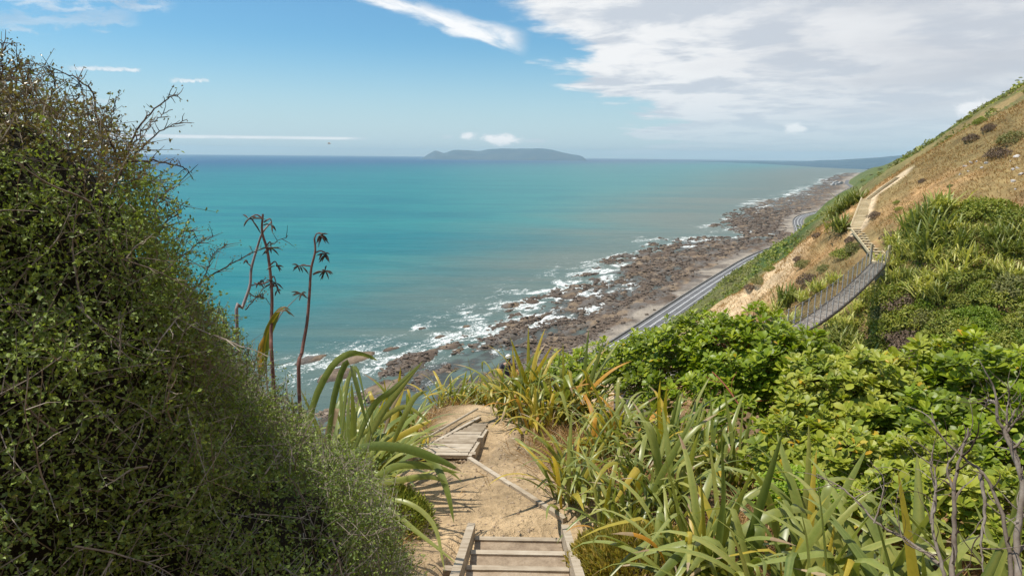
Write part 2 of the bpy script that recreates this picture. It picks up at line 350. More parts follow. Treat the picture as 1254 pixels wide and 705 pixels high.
M['bushtop'] = leaf_mat('sunlit_top_leaf', [(0.092, 0.098, 0.033), (0.184, 0.178, 0.061), (0.253, 0.172, 0.094), (0.218, 0.241, 0.055), (0.172, 0.115, 0.072), (0.299, 0.241, 0.143)], .22, .35, .5)  # brown-olive look of the sun-lit crown, put into the leaf colour
M['twig'] = rough_mat('grey_twig', [(.14, .11, .08), (.27, .225, .175), (.40, .35, .29)], 20., .3, .004)
M['twigd'] = rough_mat('dark_twig', [(.045, .03, .022), (.09, .06, .042), (.14, .10, .075)], 20., .3, .004)
M['core'] = rough_mat('bush_core_shade', [(.012, .010, .006), (.03, .024, .014), (.05, .042, .02)], 26., 1., .05)  # near-black: the bush's inner shade is painted as this colour
M['flax'] = leaf_mat('flax_leaf', [(0.134, 0.177, 0.037), (0.204, 0.237, 0.053), (0.298, 0.313, 0.079), (0.234, 0.275, 0.063), (0.376, 0.365, 0.093), (0.172, 0.213, 0.053)], .26, .36, .5)
M['flaxy'] = leaf_mat('yellowing_flax_leaf', [(0.290, 0.265, 0.032), (0.444, 0.356, 0.047), (0.581, 0.410, 0.065), (0.376, 0.331, 0.047)], .30, .42, .4)
M['flaxo'] = leaf_mat('orange_flax_leaf', [(.55, .25, .03), (.60, .33, .05), (.42, .22, .06)], .30, .5, .3)
M['flaxd'] = leaf_mat('dead_flax_leaf', [(.34, .24, .14), (.42, .32, .20), (.26, .17, .10), (.48, .40, .28)], .15, .7, .2)
M['flaxh'] = leaf_mat('hill_flax_leaf', [(0.228, 0.276, 0.068), (0.364, 0.396, 0.095), (0.516, 0.517, 0.149), (0.631, 0.585, 0.189), (0.402, 0.431, 0.108), (0.739, 0.638, 0.257)], .24, .45, .4)
M['flaxhd'] = leaf_mat('dark_flax_leaf', [(0.127, 0.171, 0.042), (0.211, 0.256, 0.063), (0.317, 0.341, 0.084), (0.253, 0.246, 0.070)], .2, .45, .4)
M['karaka'] = leaf_mat('broad_leaf', [(0.105, 0.147, 0.013), (0.173, 0.234, 0.017), (0.263, 0.348, 0.020), (0.196, 0.269, 0.020), (0.421, 0.470, 0.032), (0.145, 0.191, 0.018)], .30, .42, .38, 14.)
M['karakay'] = leaf_mat('pale_broad_leaf', [(0.167, 0.223, 0.025), (0.252, 0.313, 0.033), (0.386, 0.418, 0.046), (0.302, 0.334, 0.049), (0.469, 0.473, 0.067), (0.202, 0.223, 0.041)], .30, .45, .35, 14.)
M['lime'] = leaf_mat('lime_leaf', [(.20, .30, .02), (.28, .40, .03), (.36, .46, .05)], .35, .4, .4)
M['yleaf'] = leaf_mat('yellow_leaf', [(.60, .45, .04), (.62, .36, .03), (.5, .45, .08)], .3, .45, .4)
M['scrub'] = leaf_mat('scrub_leaf', [(0.143, 0.183, 0.032), (0.223, 0.271, 0.044), (0.313, 0.347, 0.051), (0.392, 0.385, 0.073), (0.210, 0.213, 0.051)], .2, .5, .3)
M['scrubb'] = leaf_mat('bright_scrub_leaf', [(0.140, 0.216, 0.020), (0.199, 0.285, 0.030), (0.257, 0.325, 0.040)], .25, .5, .3)
M['scrubo'] = leaf_mat('olive_scrub_leaf', [(0.150, 0.165, 0.063), (0.240, 0.247, 0.084), (0.315, 0.300, 0.126), (0.195, 0.188, 0.084)], .2, .6, .2)
M['scrubm'] = leaf_mat('mauve_scrub_leaf', [(.16, .11, .08), (.21, .15, .11), (.27, .20, .15)], .1, .7, .2)
M['grassd'] = leaf_mat('dry_grass', [(0.441, 0.263, 0.114), (0.546, 0.357, 0.163), (0.378, 0.216, 0.098), (0.609, 0.433, 0.229)], .2, .7, .2)
M['grassg'] = leaf_mat('green_grass', [(0.256, 0.246, 0.054), (0.401, 0.337, 0.075), (0.547, 0.389, 0.107)], .3, .6, .2)
M['stem'] = rough_mat('woody_stem', [(.12, .09, .065), (.22, .175, .135), (.36, .31, .26)], 14., .4, .006)
M['redstem'] = rough_mat('red_stem', [(.22, .05, .03), (.34, .09, .05), (.40, .16, .10)], 14., .3, .004)
M['stalk'] = rough_mat('flax_stalk_skin', [(.14, .06, .05), (.26, .13, .10), (.38, .24, .18)], 12., .3, .003)
M['stalkg'] = rough_mat('bleached_stalk_skin', [(.22, .17, .16), (.32, .26, .25), (.42, .36, .34)], 12., .3, .003)
M['pod'] = rough_mat('seed_pod', [(.04, .028, .022), (.10, .065, .045), (.20, .13, .09)], 20., .3, .003)
def wood(name, cols, vec):
    m, t, b = mat(name); p = t.node('ShaderNodeTexCoord').outputs['Object']; oi = t.node('ShaderNodeObjectInfo').outputs['Random']
    q = t.vm('MULTIPLY', p, vec); n = t.noise(q, 1., 6., .65, .4); n2 = t.noise(geo_pos(t), 7., 4., .6)
    f = t.m('ADD', t.m('ADD', t.m('MULTIPLY', n, .6), t.m('MULTIPLY', n2, .4)), t.m('MULTIPLY', t.m('SUBTRACT', oi, .5), .25))
    t.put(b.inputs['Base Color'], t.ramp(f, [(.3, cols[0]), (.5, cols[1]), (.72, cols[2])])); b.inputs['Roughness'].default_value = .8
    b.inputs['Specular IOR Level'].default_value = .25; t.put(b.inputs['Normal'], t.bump(n, .35, .004)); return m
M['wood'] = wood('weathered_timber', [(.20, .15, .10), (.38, .31, .23), (.52, .45, .36)], (3., 45., 45.))
M['newwood'] = wood('pale_pine_timber', [(.46, .36, .21), (.62, .51, .33), (.72, .62, .44)], (3., 30., 30.))
M['greywood'] = wood('grey_timber', [(.20, .17, .14), (.34, .30, .26), (.47, .43, .38)], (3., 30., 30.))
M['steel'] = rough_mat('galvanised_steel', [(.50, .50, .49), (.64, .64, .62)], 8., .1, .002, .5)
M['cable'] = rough_mat('steel_cable', [(.10, .09, .085), (.18, .165, .15)], 8., .1, .002, .55)
M['netting'] = rough_mat('dark_edge_beam', [(.05, .043, .038), (.09, .08, .07)], 8., .1, .002, .7)
M['tread'] = rough_mat('shaded_clay', [(.20, .145, .10), (.33, .25, .175), (.44, .35, .26)], 9., .8, .02, .95, 8., 5.)  # grey-brown clay, also darkened for the shadows on the steps
def dirt_mat():
    m, t, b = mat('packed_clay'); p = geo_pos(t); n = t.noise(p, 1.3, 8., .65, .3); n2 = t.noise(p, 28., 4., .7); n3 = t.noise(p, 6., 5., .6)
    f = t.m('ADD', t.m('MULTIPLY', n, .6), t.m('MULTIPLY', n3, .4)); c = t.ramp(f, [(.3, (.38, .255, .15)), (.5, (.53, .385, .235)), (.72, (.63, .485, .315))])
    c = t.mix(t.mapr(n2, .58, .72, 0., .45), c, (.32, .22, .14)); t.put(b.inputs['Base Color'], c); b.inputs['Roughness'].default_value = .95; b.inputs['Specular IOR Level'].default_value = .15
    t.put(b.inputs['Normal'], t.bump(t.m('ADD', t.m('MULTIPLY', n3, 1.), t.m('MULTIPLY', n2, .45)), .8, .05)); return m
M['dirt'] = dirt_mat()
M['pebble'] = rough_mat('clay_pebble', [(.22, .15, .10), (.42, .32, .22), (.58, .48, .36)], 9., .3, .004)
M['rock'] = rough_mat('greywacke_rock', [(.05, .037, .029), (.12, .088, .067), (.23, .175, .13), (.34, .27, .205)], .35, .8, .6, .9, 8., 5., spec=.35)
M['palerock'] = rough_mat('pale_rock', [(.34, .30, .27), (.52, .47, .43), (.66, .62, .58)], 1.6, .6, .1)
M['asphalt'] = rough_mat('road_asphalt', [(.10, .10, .105), (.145, .143, .148), (.185, .18, .18)], .08, .1, .02, .8, fine=30.)
M['paint'] = rough_mat('white_road_paint', [(.62, .62, .62), (.80, .80, .80)], .5, .05, .01, .6)
M['concrete'] = rough_mat('sea_wall_concrete', [(.12, .11, .10), (.20, .185, .17), (.30, .28, .26)], .5, .3, .05)
def terrain_mat():
    m, t, b = mat('hill_ground'); p = geo_pos(t); c = attr(t, 'col').outputs['Color']
    d = t.node('ShaderNodeCameraData').outputs['View Distance'] if False else None
    n1 = t.noise(p, .9, 9., .68); n2 = t.noise(p, .06, 8., .65); n3 = t.noise(p, 9., 5., .7)
    f = t.m('ADD', t.m('ADD', t.m('MULTIPLY', n1, .45), t.m('MULTIPLY', n2, .3)), t.m('MULTIPLY', n3, .25))
    s = t.mapr(f, .38, .62, .42, 1.5, False); t.put(b.inputs['Base Color'], t.mix(1., c, t.xyz(s, s, t.m('MULTIPLY', s, .97)), 'MULTIPLY'))
    b.inputs['Roughness'].default_value = .95; b.inputs['Specular IOR Level'].default_value = .12
    t.put(b.inputs['Normal'], t.bump(t.m('ADD', n1, t.m('MULTIPLY', n3, .3)), .8, .35, t.bump(n2, .6, 3.))); return m
M['terrain'] = terrain_mat()

# ================================================================ the ground
def graded(segs):
    out = [segs[0][0]]
    for a, b, s in segs:
        n = max(1, int(round((b - a) / s))); out += list(np.linspace(a, b, n + 1)[1:])
    return np.array(out)
gu = graded([(-400, -60, 40), (-60, -12, 3), (-12, -1, .5), (-1, 14, .18), (14, 40, .5), (40, 112, .5), (112, 200, 3.5), (200, 1150, 2.6), (1150, 1800, 7), (1800, 3000, 18), (3000, 4200, 40), (4200, 6500, 140)])
gv = graded([(-560, -340, 18), (-340, -296, 4), (-296, -160, 1.9), (-160, -112, 2.2), (-112, -60, 4), (-60, -30, 1.2), (-30, -12, .6), (-12, 6, .2), (6, 34, .6), (34, 80, 2.5), (80, 620, 18)])
UU, VV = np.meshgrid(gu, gv, indexing='ij'); ZZ = height(UU, VV); XX, YY = xy(UU, VV)
def dirt_mask(x, y):                                                   # bare clay where people walk
    L = np.interp(y, [3, 6, 7, 8.3, 10, 12], [-.75, -.85, -1.5, -1.6, -1.2, -.6]); Rr = np.interp(y, [3, 5.9, 6.2, 8.3, 9, 12], [.85, .75, .62, -.5, -.3, -.1])
    return sstep(L - .25, L + .1, x) * (1 - sstep(Rr + .25, Rr + 1.0, x)) * sstep(1, 2, y) * (1 - sstep(14, 17, y))
TRACK = np.array([uv(*hit1(a, b, lo=30, hi=100)[:2]) for a, b in ((1050, 283), (1063, 245), (1080, 231), (1100, 218), (1106, 213))])
def ground_colour(u, v, z):
    x, y = xy(u, v); r = np.hypot(x, y); rv = roadv(u); sv = shorev(u)
    dry = np.array([.50, .30, .145]); dry2 = np.array([.36, .22, .105]); grn = np.array([.105, .135, .04]); grn2 = np.array([.055, .09, .028]); olive = np.array([.20, .165, .075]); bare = np.array([.62, .45, .28]); soil = np.array([.24, .15, .085])
    mixc = lambda a, b, k: a * (1 - k[..., None]) + b * k[..., None]
    n = fbm(u / 16., v / 16., 5, 101, .6); n2 = fbm(u / 70., v / 45., 5, 111, .6); n3 = fbm(x / 3., y / 3., 4, 121)
    c = mixc(dry + 0 * z[..., None], dry2, sstep(.4, .6, n3)); c = mixc(c, olive, sstep(.52, .66, n) * .75)
    # gully side and foot: dark soil and litter under the flax
    crestd = np.interp(v, [-40, -20, -10, -3, 4, 12, 20], [62, 60, 58, 57, 60, 70, 78])
    c = mixc(c, soil, (1 - sstep(-4, 3, u - crestd)) * sstep(16, 24, r))
    # eroded bank
    er = np.exp(-((u - 81.5 - (n3 - .5) * 6) / 7.5) ** 2) * sstep(-8.5, -12, v) * sstep(-46, -32, v)
    c = mixc(c, bare, np.clip(er * 1.5 * sstep(.30, .48, fbm(x / 4., y / 4., 4, 131) + .12), 0, 1))
    # far slopes: scrub green with straw patches
    far = sstep(93, 104, u); b = mixc(grn + 0 * z[..., None], grn2, sstep(.4, .62, n)); b = mixc(b, olive, sstep(.46, .60, n2) * .85); b = mixc(b, np.array([.30, .21, .10]), sstep(.50, .62, fbm(u / 30., v / 55. + u / 90., 5, 171, .6)) * sstep(-90, -20, v) * .8)
    b = mixc(b, grn, (1 - sstep(-90, -40, v)) * .8)
    c = mixc(c, b, far)
    q = np.stack([u, v], -1); dt = np.full(u.shape, 99.)
    for a_, b_ in zip(TRACK[:-1], TRACK[1:]): ab = b_ - a_; t_ = np.clip(((q - a_) @ ab) / (ab @ ab), 0, 1); dt = np.minimum(dt, np.hypot(*np.moveaxis(q - a_ - t_[..., None] * ab, -1, 0)))
    c = mixc(c, np.array([.62, .48, .33]), 1 - sstep(.55, 1.1, dt))
    # near ground: straw litter; bare clay on the track
    ne = 1 - sstep(22, 30, r); nb = mixc(np.array([.33, .225, .13]) + 0 * z[..., None], np.array([.17, .11, .065]), sstep(.42, .6, n3)); c = mixc(c, nb, ne)
    c = mixc(c, np.array([.52, .375, .23]), dirt_mask(x, y) * ne)
    # shore
    low = 1 - sstep(0, 3, v - rv - ROADW); f = np.clip((v - sv) / np.clip(rv - sv, 20, 400), -3, 1)
    beach = np.array([.36, .31, .26]); grav = np.array([.20, .17, .15]); rock = np.array([.125, .092, .072]); wet = np.array([.065, .055, .048]); rock2 = np.array([.23, .17, .12])
    s = mixc(rock + 0 * z[..., None], rock2, sstep(.45, .62, fbm(u / 18., v / 8., 4, 141))); s = mixc(s, np.array([.13, .12, .115]), sstep(.5, .62, fbm(u / 30., v / 12., 4, 151)) * .8)
    lvl = f + (fbm(u / 40., v * 0, 3, 95) - .5) * .5 + (fbm(u / 9., v / 7., 3, 161) - .5) * .22
    s = mixc(s, grav, sstep(.78, .86, lvl)); s = mixc(s, beach, sstep(.88, .95, lvl) * .75); s = mixc(s, wet, (1 - sstep(.05, .8, z)) * .85)
    return mixc(c, s, low)
CC = ground_colour(UU, VV, ZZ)
nu, nv = UU.shape; idx = np.arange(nu * nv).reshape(nu, nv)
Q = np.stack([idx[:-1, :-1], idx[1:, :-1], idx[1:, 1:], idx[:-1, 1:]], -1).reshape(-1, 4)[:, ::-1]
g = MB().add(np.stack([XX, YY, ZZ], -1).reshape(-1, 3), Q).build('ground', M['terrain'], smooth=True, cols=CC.reshape(-1, 3))
if g.data.polygons[len(Q) // 2].normal.z < 0: g.data.flip_normals()
tag(g, kind='structure')

# ================================================================ the sea
def sea():
    su = graded([(-30000, -3000, 3000), (-3000, 150, 60), (150, 1200, 3.), (1200, 2600, 14), (2600, 6500, 70), (6500, 40000, 1500)])
    sv = graded([(-40000, -3000, 1500), (-3000, -500, 60), (-500, -340, 6), (-340, -170, 2.6), (-170, -100, 30)])
    a, b = np.meshgrid(su, sv, indexing='ij'); x, y = xy(a, b); z = 0 * a
    g_ = height(np.clip(a, -390, 6400), np.clip(b, -555, 600), False); sh = shorev(a); off = sh - b                       # metres offshore
    n = fbm(a / 28., b / 16., 4, 201, .6); n2 = fbm(a / 130., b / 60., 3, 211)
    surf = sstep(130, 5, off) * sstep(-40, -5, off + 25) * sstep(.40, .60, n) * sstep(.36, .52, n2)
    surf = np.maximum(surf, sstep(-.9, -.05, g_) * sstep(.40, .52, fbm(a / 14., b / 9., 3, 221)) * .9 * sstep(-30, 5, off))
    fc = sstep(.34, .52, fbm(a / 12., b / 8., 3, 231))
    for (cu, cv, ru, rw, hh) in REEFS: surf = np.maximum(surf, .95 * np.exp(-(((a - cu) / (ru * 2.2)) ** 2 + ((b - cv + rw * 1.1) / (rw * 2.2)) ** 2)) * fc)
    surf = surf * sstep(150, 260, a)
    wd = 135 + np.clip(a, 0, 8000) * .12
    turb = np.exp(-np.clip(off, 0, 1e6) / wd) * .75 + .25 * sstep(wd * 2.2, wd * .4, off + (n2 - .5) * 160)
    deep = sstep(600, 9000, off) ** .8
    turb = turb + sstep(20, -12, off) * sstep(-2.2, -.5, g_) * (a < 5000) * (off < 60)
    cols = np.stack([surf, turb, deep], -1).reshape(-1, 3)
    m, t, bs = mat('sea_water'); p = geo_pos(t); at_ = t.sep(attr(t, 'col').outputs['Color'])
    px_, py_, pz_ = t.sep(p)[:3]; uu = t.m('ADD', t.m('MULTIPLY', px_, .517), t.m('MULTIPLY', py_, .856)); vv = t.m('SUBTRACT', t.m('MULTIPLY', px_, .856), t.m('MULTIPLY', py_, .517))
    q = t.xyz(t.m('MULTIPLY', px_, .22), py_, 0.)
    w1 = t.noise(q, .045, 6., .62, .6); w2 = t.noise(q, .30, 5., .65, .3); w3 = t.noise(q, .006, 6., .6, .8)
    teal = t.mix(t.mapr(w3, .38, .62), (.007, .150, .168), (.017, .195, .192))
    c = t.mix(t.mapr(at_[2], .0, 1.), teal, (.002, .062, .15))
    grey = t.mix(t.mapr(w3, .4, .6), (.085, .135, .12), (.115, .15, .128))
    tf = t.mapr(t.m('ADD', at_[1], t.m('MULTIPLY', t.m('SUBTRACT', w3, .5), .5)), .10, .85)
    c = t.mix(tf, c, grey)
    c = t.mix(t.mapr(at_[1], 1.05, 1.8, 0., .85), c, (.062, .058, .050))
    c = t.mix(t.mapr(t.m('ADD', t.m('MULTIPLY', w1, .6), t.m('MULTIPLY', w2, .4)), .40, .62, 0., .55), c, t.mix(1., c, (.66, .72, .76), 'MULTIPLY'))
    fn = t.noise(t.xyz(t.m('MULTIPLY', uu, .45), vv, 0.), .16, 8., .72, 1.2); fn2 = t.noise(p, .035, 4., .6)
    fn3 = t.noise(p, .55, 6., .7, 1.5)
    foam = t.mapr(t.m('ADD', t.m('MULTIPLY', at_[0], .62), t.m('ADD', t.m('MULTIPLY', t.m('SUBTRACT', fn, .5), 1.9), t.m('MULTIPLY', t.m('SUBTRACT', fn3, .5), 1.9))), .38, .72)
    caps = t.m('MULTIPLY', t.mapr(t.noise(q, .11, 6., .75, .5), .735, .76), t.mapr(at_[1], .02, .2))
    foam = t.m('MAXIMUM', foam, t.m('MULTIPLY', caps, .5))
    c = t.mix(foam, c, (.74, .76, .75)); t.put(bs.inputs['Base Color'], c)
    t.put(bs.inputs['Roughness'], t.mapr(foam, 0., 1., .34, .9)); bs.inputs['IOR'].default_value = 1.33; bs.inputs['Specular IOR Level'].default_value = .22
    h = t.m('ADD', t.m('MULTIPLY', w1, 1.), t.m('MULTIPLY', w2, .28)); t.put(bs.inputs['Normal'], t.bump(h, .75, 3.0))
    idx = np.arange(a.size).reshape(a.shape); Q = np.stack([idx[:-1, :-1], idx[:-1, 1:], idx[1:, 1:], idx[1:, :-1]], -1).reshape(-1, 4)
    o = MB().add(np.stack([x, y, z], -1).reshape(-1, 3), Q).build('sea', m, smooth=True, cols=cols)
    if o.data.polygons[0].normal.z < 0: o.data.flip_normals()
    tag(o, kind='structure')
sea()

# ================================================================ road, sea wall
def ribbon(a, b, u0, u1, step, z, mb=None, top=None, mi=0, dash=None):
    """strip between offsets a and b from the road's seaward edge"""
    mb = mb or MB(); us = np.arange(u0, u1 + step, step); rv = roadv(us)
    L = np.stack([*xy(us, rv + a), 0 * us + z], -1); Rr = np.stack([*xy(us, rv + b), 0 * us + z], -1); n = len(us); i = np.arange(n - 1)
    if dash: i = i[(i // dash) % 2 == 0]
    if top is None:
        mb.add(np.vstack([L, Rr]), np.stack([i, i + n, i + n + 1, i + 1], -1), 0., mi)
    else:
        L2 = L + [0, 0, top]; R2 = Rr + [0, 0, top]; V = np.vstack([L, Rr, L2, R2])
        F = np.concatenate([np.stack([i + 2 * n, i + 3 * n, i + 3 * n + 1, i + 2 * n + 1], -1), np.stack([i, i + 2 * n, i + 2 * n + 1, i + 1], -1), np.stack([i + n, i + 1 + n, i + 3 * n + 1, i + 3 * n], -1)]); mb.add(V, F, 0., mi)
    return mb
rd = tag(ribbon(0, ROADW, 150, 4200, 6, 3.95).build('road', M['asphalt']), kind='structure')
for a, w_ in ((2.6, .42), (7.7, .34), (8.5, .34), (13.4, .42)):
    ribbon(a, a + w_, 150, 2600, 6, 3.97).build('lane_line', M['paint'], rd)
tag(ribbon(-1.5, -.2, 150, 3000, 8, 3.2, top=1.65).build('sea_wall', M['concrete']), 'low dark concrete wall between the coast road and the beach', 'sea wall')
def guard_rail():
    t = empty('guard_rail', (*xy(600, roadv(600) + ROADW + .5), 3.9), 'steel guard rail along the seaward side of the bending coast road', 'guard rail')
    t.location = (0, 0, 0); ribbon(.35, .5, 900, 1250, 6, 4.45, top=.32).build('rail', M['steel'], t)
    mb = MB(); 
    for u_ in np.arange(900, 1250, 6.): mb.box((*xy(u_, roadv(u_) + .42), 4.3), (.14, .14, .8))
    tag(mb.build('post', M['steel'], t), kind='stuff')
guard_rail()

# ================================================================ distant land
def far_land(name, pts, mk, kind=None, label=None, cat=None, seed=0, col=None, depth=900.):
    """pts: ridge line samples (x, y, z); a hill body falling to the sea on both sides"""
    pts = np.asarray(pts, float); n = 90; s = spline(pts, n); rows = []
    d = unit(np.gradient(s[:, :2], axis=0)); nrm = np.stack([-d[:, 1], d[:, 0]], -1)
    if nrm[n // 2] @ s[n // 2, :2] > 0: nrm = -nrm                       # towards the viewer
    K = 15
    for j in range(K):
        k = j / (K - 1) * 2 - 1; prof = (1 - abs(k)) ** .8; w = depth * k
        q = np.stack([s[:, 0] + nrm[:, 0] * w, s[:, 1] + nrm[:, 1] * w, s[:, 2] * prof], -1)
        q[:, 2] += (fbm(q[:, 0] / 380., q[:, 1] / 380., 4, seed) - .5) * .55 * s[:, 2] * prof * (1 - prof) * 2.5 + (fbm(q[:, 0] / 300., q[:, 1] / 300., 3, seed + 9) - .5) * .10 * s[:, 2] * (prof > 0)
        q[:, 2] = np.where(abs(k) > .99, -3, q[:, 2]); rows.append(q)
    V = np.concatenate(rows); idx = np.arange(K * n).reshape(K, n); Q = np.stack([idx[:-1, :-1], idx[1:, :-1], idx[1:, 1:], idx[:-1, 1:]], -1).reshape(-1, 4)
    o = MB().add(V, Q).build(name, mk, smooth=True); 
    tag(o, label, cat, kind=kind); return o
M['farhill'] = rough_mat('hazy_far_hill', [(.05, .10, .145), (.07, .125, .17), (.105, .15, .18)], .002, .6, 60., .95, 7.)  # blue of the distant haze is mixed into this land colour
D = 20000.
def isl(px, py): d = unit(ray(px, py)); d = d / np.hypot(d[0], d[1]); return np.array([d[0] * D, d[1] * D, 0]) , d[2]
ip = []
for px, el in ((516, 0), (526, .0035), (534, .0075), (544, .0045), (556, .0085), (572, .0085), (586, .0075), (600, .0105), (618, .0115), (632, .0112), (648, .0118), (660, .0125), (672, .0112), (686, .0075), (700, .0040), (712, .0014), (719, 0)):
    q, _ = isl(float(px), 190.); ip.append((q[0], q[1], 0. if el == 0 else 118 + D * (el - .001)))
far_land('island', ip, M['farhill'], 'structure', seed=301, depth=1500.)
def bearing(px, dist): d = unit(ray(float(px), 195.)); d = d / np.hypot(d[0], d[1]); return d[0] * dist, d[1] * dist
fp = [(*bearing(a, dd), h_) for a, dd, h_ in ((880, 21000, 15), (930, 18500, 35), (975, 16000, 45), (1000, 14500, 45), (1040, 12500, 40), (1090, 10500, 60), (1150, 9500, 60))]
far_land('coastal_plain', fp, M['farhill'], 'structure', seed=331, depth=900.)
fp = [(*bearing(a, dd), h_) for a, dd, h_ in ((996, 17500, 20), (1010, 17000, 60), (1024, 16500, 95), (1040, 16000, 105), (1058, 15500, 130), (1075, 15000, 150), (1100, 14500, 190), (1180, 14000, 300), (1300, 13500, 330))]
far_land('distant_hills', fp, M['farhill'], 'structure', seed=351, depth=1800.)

# ================================================================ plants: building blocks
def leaf_faces(P, D, N, L, Wd, tint, shape='quad', mb=None, mi=0, curl=.12):
    """many leaves in one mesh: base P, direction D, face normal N"""
    mb = mb or MB(); P = np.asarray(P); n = len(P); D = unit(D); S = unit(np.cross(D, N)); Nn = np.cross(S, D)
    L = np.broadcast_to(L, (n,))[:, None]; Wd = np.broadcast_to(Wd, (n,))[:, None]
    if shape == 'quad': prof = [(0, 0, 0), (.5, .5, curl), (1, 0, 0), (.5, -.5, curl)]; F = [(0, 1, 2), (0, 2, 3)]
    elif shape == 'blade': prof = [(0, -.4, 0), (0, .4, 0), (.5, .5, .14), (.5, -.5, .14), (1, 0, -.05)]; F = None
    else: prof = [(0, 0, 0), (.42, .38, .04), (.80, .48, 0), (1, 0, -.10), (.80, -.48, 0), (.42, -.38, .04), (.6, 0, -.07)]; F = [(0, 1, 6), (1, 2, 6), (2, 3, 6), (3, 4, 6), (4, 5, 6), (5, 0, 6)]
    k = len(prof); V = np.stack([P + D * (L * a) + S * (Wd * b) + Nn * (L * c) for a, b, c in prof], 1).reshape(-1, 3)
    base = np.arange(n)[:, None] * k; t = np.repeat(np.broadcast_to(tint, (n,)), k)
    if F is None:
        V0 = len(V); mb.add(V, base + np.array([[0, 1, 2, 3]]), t, mi); o = mb.n - V0
        mb.F.append(base + np.array([[3, 2, 4]]) + o); mb.M.append(np.full(n, mi)); return mb
    mb.add(V, (base[:, None, :] + np.array(F)[None]).reshape(-1, 3), t, mi); return mb
def rnd_dir(n, rng=RNG): return unit(rng.normal(size=(n, 3)))
def blade(mb, pts, w, tint=0., mi=0, n=9, fold=.16, side=None, base=.55, twist=0., tip=0):
    """one strap leaf along pts with a keel fold and a pointed tip"""
    c = spline(pts, n); T = unit(np.gradient(c, axis=0))
    if side is None:
        side = np.cross(T.mean(0), (0, 0, 1.)); side = side if np.linalg.norm(side) > .1 else np.array([1., 0, 0])
    S = unit(np.asarray(side, float) - T * (T @ np.asarray(side, float))[:, None]); Nn = np.cross(S, T); t = np.linspace(0, 1, n)
    if twist: ca, sa = np.cos(twist * t)[:, None], np.sin(twist * t)[:, None]; S, Nn = S * ca + Nn * sa, Nn * ca - S * sa
    pr = np.where(t < .25, base + (1 - base) * t / .25, 1) * np.clip((1 - t) / .38, 0, 1) ** .62; pr = w * pr[:, None] / 2 + 1e-4
    f = fold * pr * 2
    V = np.stack([c - S * pr + Nn * f, c, c + S * pr + Nn * f], 1).reshape(-1, 3); i = np.arange(n - 1)[:, None] * 3
    F = np.concatenate([i + np.array([[0, 1, 4, 3]]), i + np.array([[1, 2, 5, 4]])]); tt = np.tile([tint + .07, tint - .05, tint + .07], n)
    if tip:
        k = np.tile(np.arange(n - 1) >= n - 1 - tip, 2); mb.add(V, F[~k], tt, mi); o = mb.n - len(V); mb.F.append(F[k] + o); mb.M.append(np.full(k.sum(), mi + 1)); return mb
    return mb.add(V, F, tt, mi)
def blade_curve(e0, droop, kink=None, n=9):
    """unit-length curve in the XZ plane: leaves the base at e0, bends over by droop"""
    pts = [np.zeros(3)]; N_ = 16
    for i in range(N_):
        t = i / N_; a = e0 - droop * t ** 2.0
        if kink and t > kink[0]: a -= kink[1]
        pts.append(pts[-1] + np.array([math.cos(a), 0, math.sin(a)]) / N_)
    return np.array(pts)[::2]
def make_blade_variants(mt, specs, w, twist=.5):
    out = []
    for i, (e0, dr, kk) in enumerate(specs):
        mb = MB(); blade(mb, blade_curve(R_(e0), R_(dr), kk), w * random.uniform(.85, 1.15), side=(0, 1, 0), twist=random.uniform(-twist, twist), n=14, tip=(0, 0, 2, 0, 0, 1)[i % 6], tint=.1)
        out.append(mb.mesh('leaf', [mt, M['flaxd']], smooth=True))
    return out
BS = [(84, 25, None), (78, 45, None), (72, 70, None), (66, 60, None), (80, 95, None), (70, 110, None), (60, 85, None), (75, 30, (.62, R_(75))), (82, 15, (.5, R_(95))), (55, 60, None), (68, 130, None), (80, 60, (.72, R_(60)))]
BS += [(76, 80, (.8, R_(110))), (64, 40, (.45, R_(60))), (50, 95, None), (86, 8, None)]
BV = {k: make_blade_variants(M[k], BS, .046) for k in ('flax', 'flaxy')}
BV['flaxo'] = make_blade_variants(M['flaxo'], BS[2:8], .05); BV['flaxd'] = make_blade_variants(M['flaxd'], [(60, 120, None), (50, 130, None), (70, 150, None), (45, 110, (.4, R_(40))), (72, 100, (.5, R_(60))), (35, 60, None)], .020, 1.5)
def flax(label, loc, n=42, L=1.7, mix=(.8, .12, .02, .06), az0=0., arc=math.pi * 2, spread=.28, seed=0, wide=1., group=None):
    rng = random.Random(seed); t = empty('flax_plant', loc, label, 'flax', group); keys = ('flax', 'flaxy', 'flaxo', 'flaxd')
    for i in range(int(n * 1.45)):
        k = rng.choices(keys, mix)[0]; me = rng.choice(BV[k]); o = link('leaf', me, t)
        az = az0 + (rng.random() - .5) * arc; r = spread * math.sqrt(rng.random()); b = rng.random() * 6.3
        o.location = (r * math.cos(b), r * math.sin(b), -.06); s = L * rng.uniform(.55, 1.12) * (.75 if k == 'flaxd' else 1)
        o.rotation_euler = (rng.uniform(-.35, .35), rng.uniform(-.15, .35), az); o.scale = (s, s * rng.uniform(.8, 1.15) * wide, s)
    return t
def hero_leaf(t, pts, w, mt, side=None, twist=0.):
    P = np.array([at(*p) for p in pts]) - np.array(t.location); mb = MB(); d = P.mean(0) + np.array(t.location) - CAM
    if side is None: side = np.cross(P[-1] - P[0], d); side = side / np.linalg.norm(side)
    blade(mb, P, w * .62, random.random(), side=side, n=16, twist=twist, tip=(1 if random.random() < .4 else 0)); return mb.build('leaf', [M[mt], M['flaxd']], t, smooth=True)
def gz(x, y): return float(ground_z(np.array([x]), np.array([y]))[0])

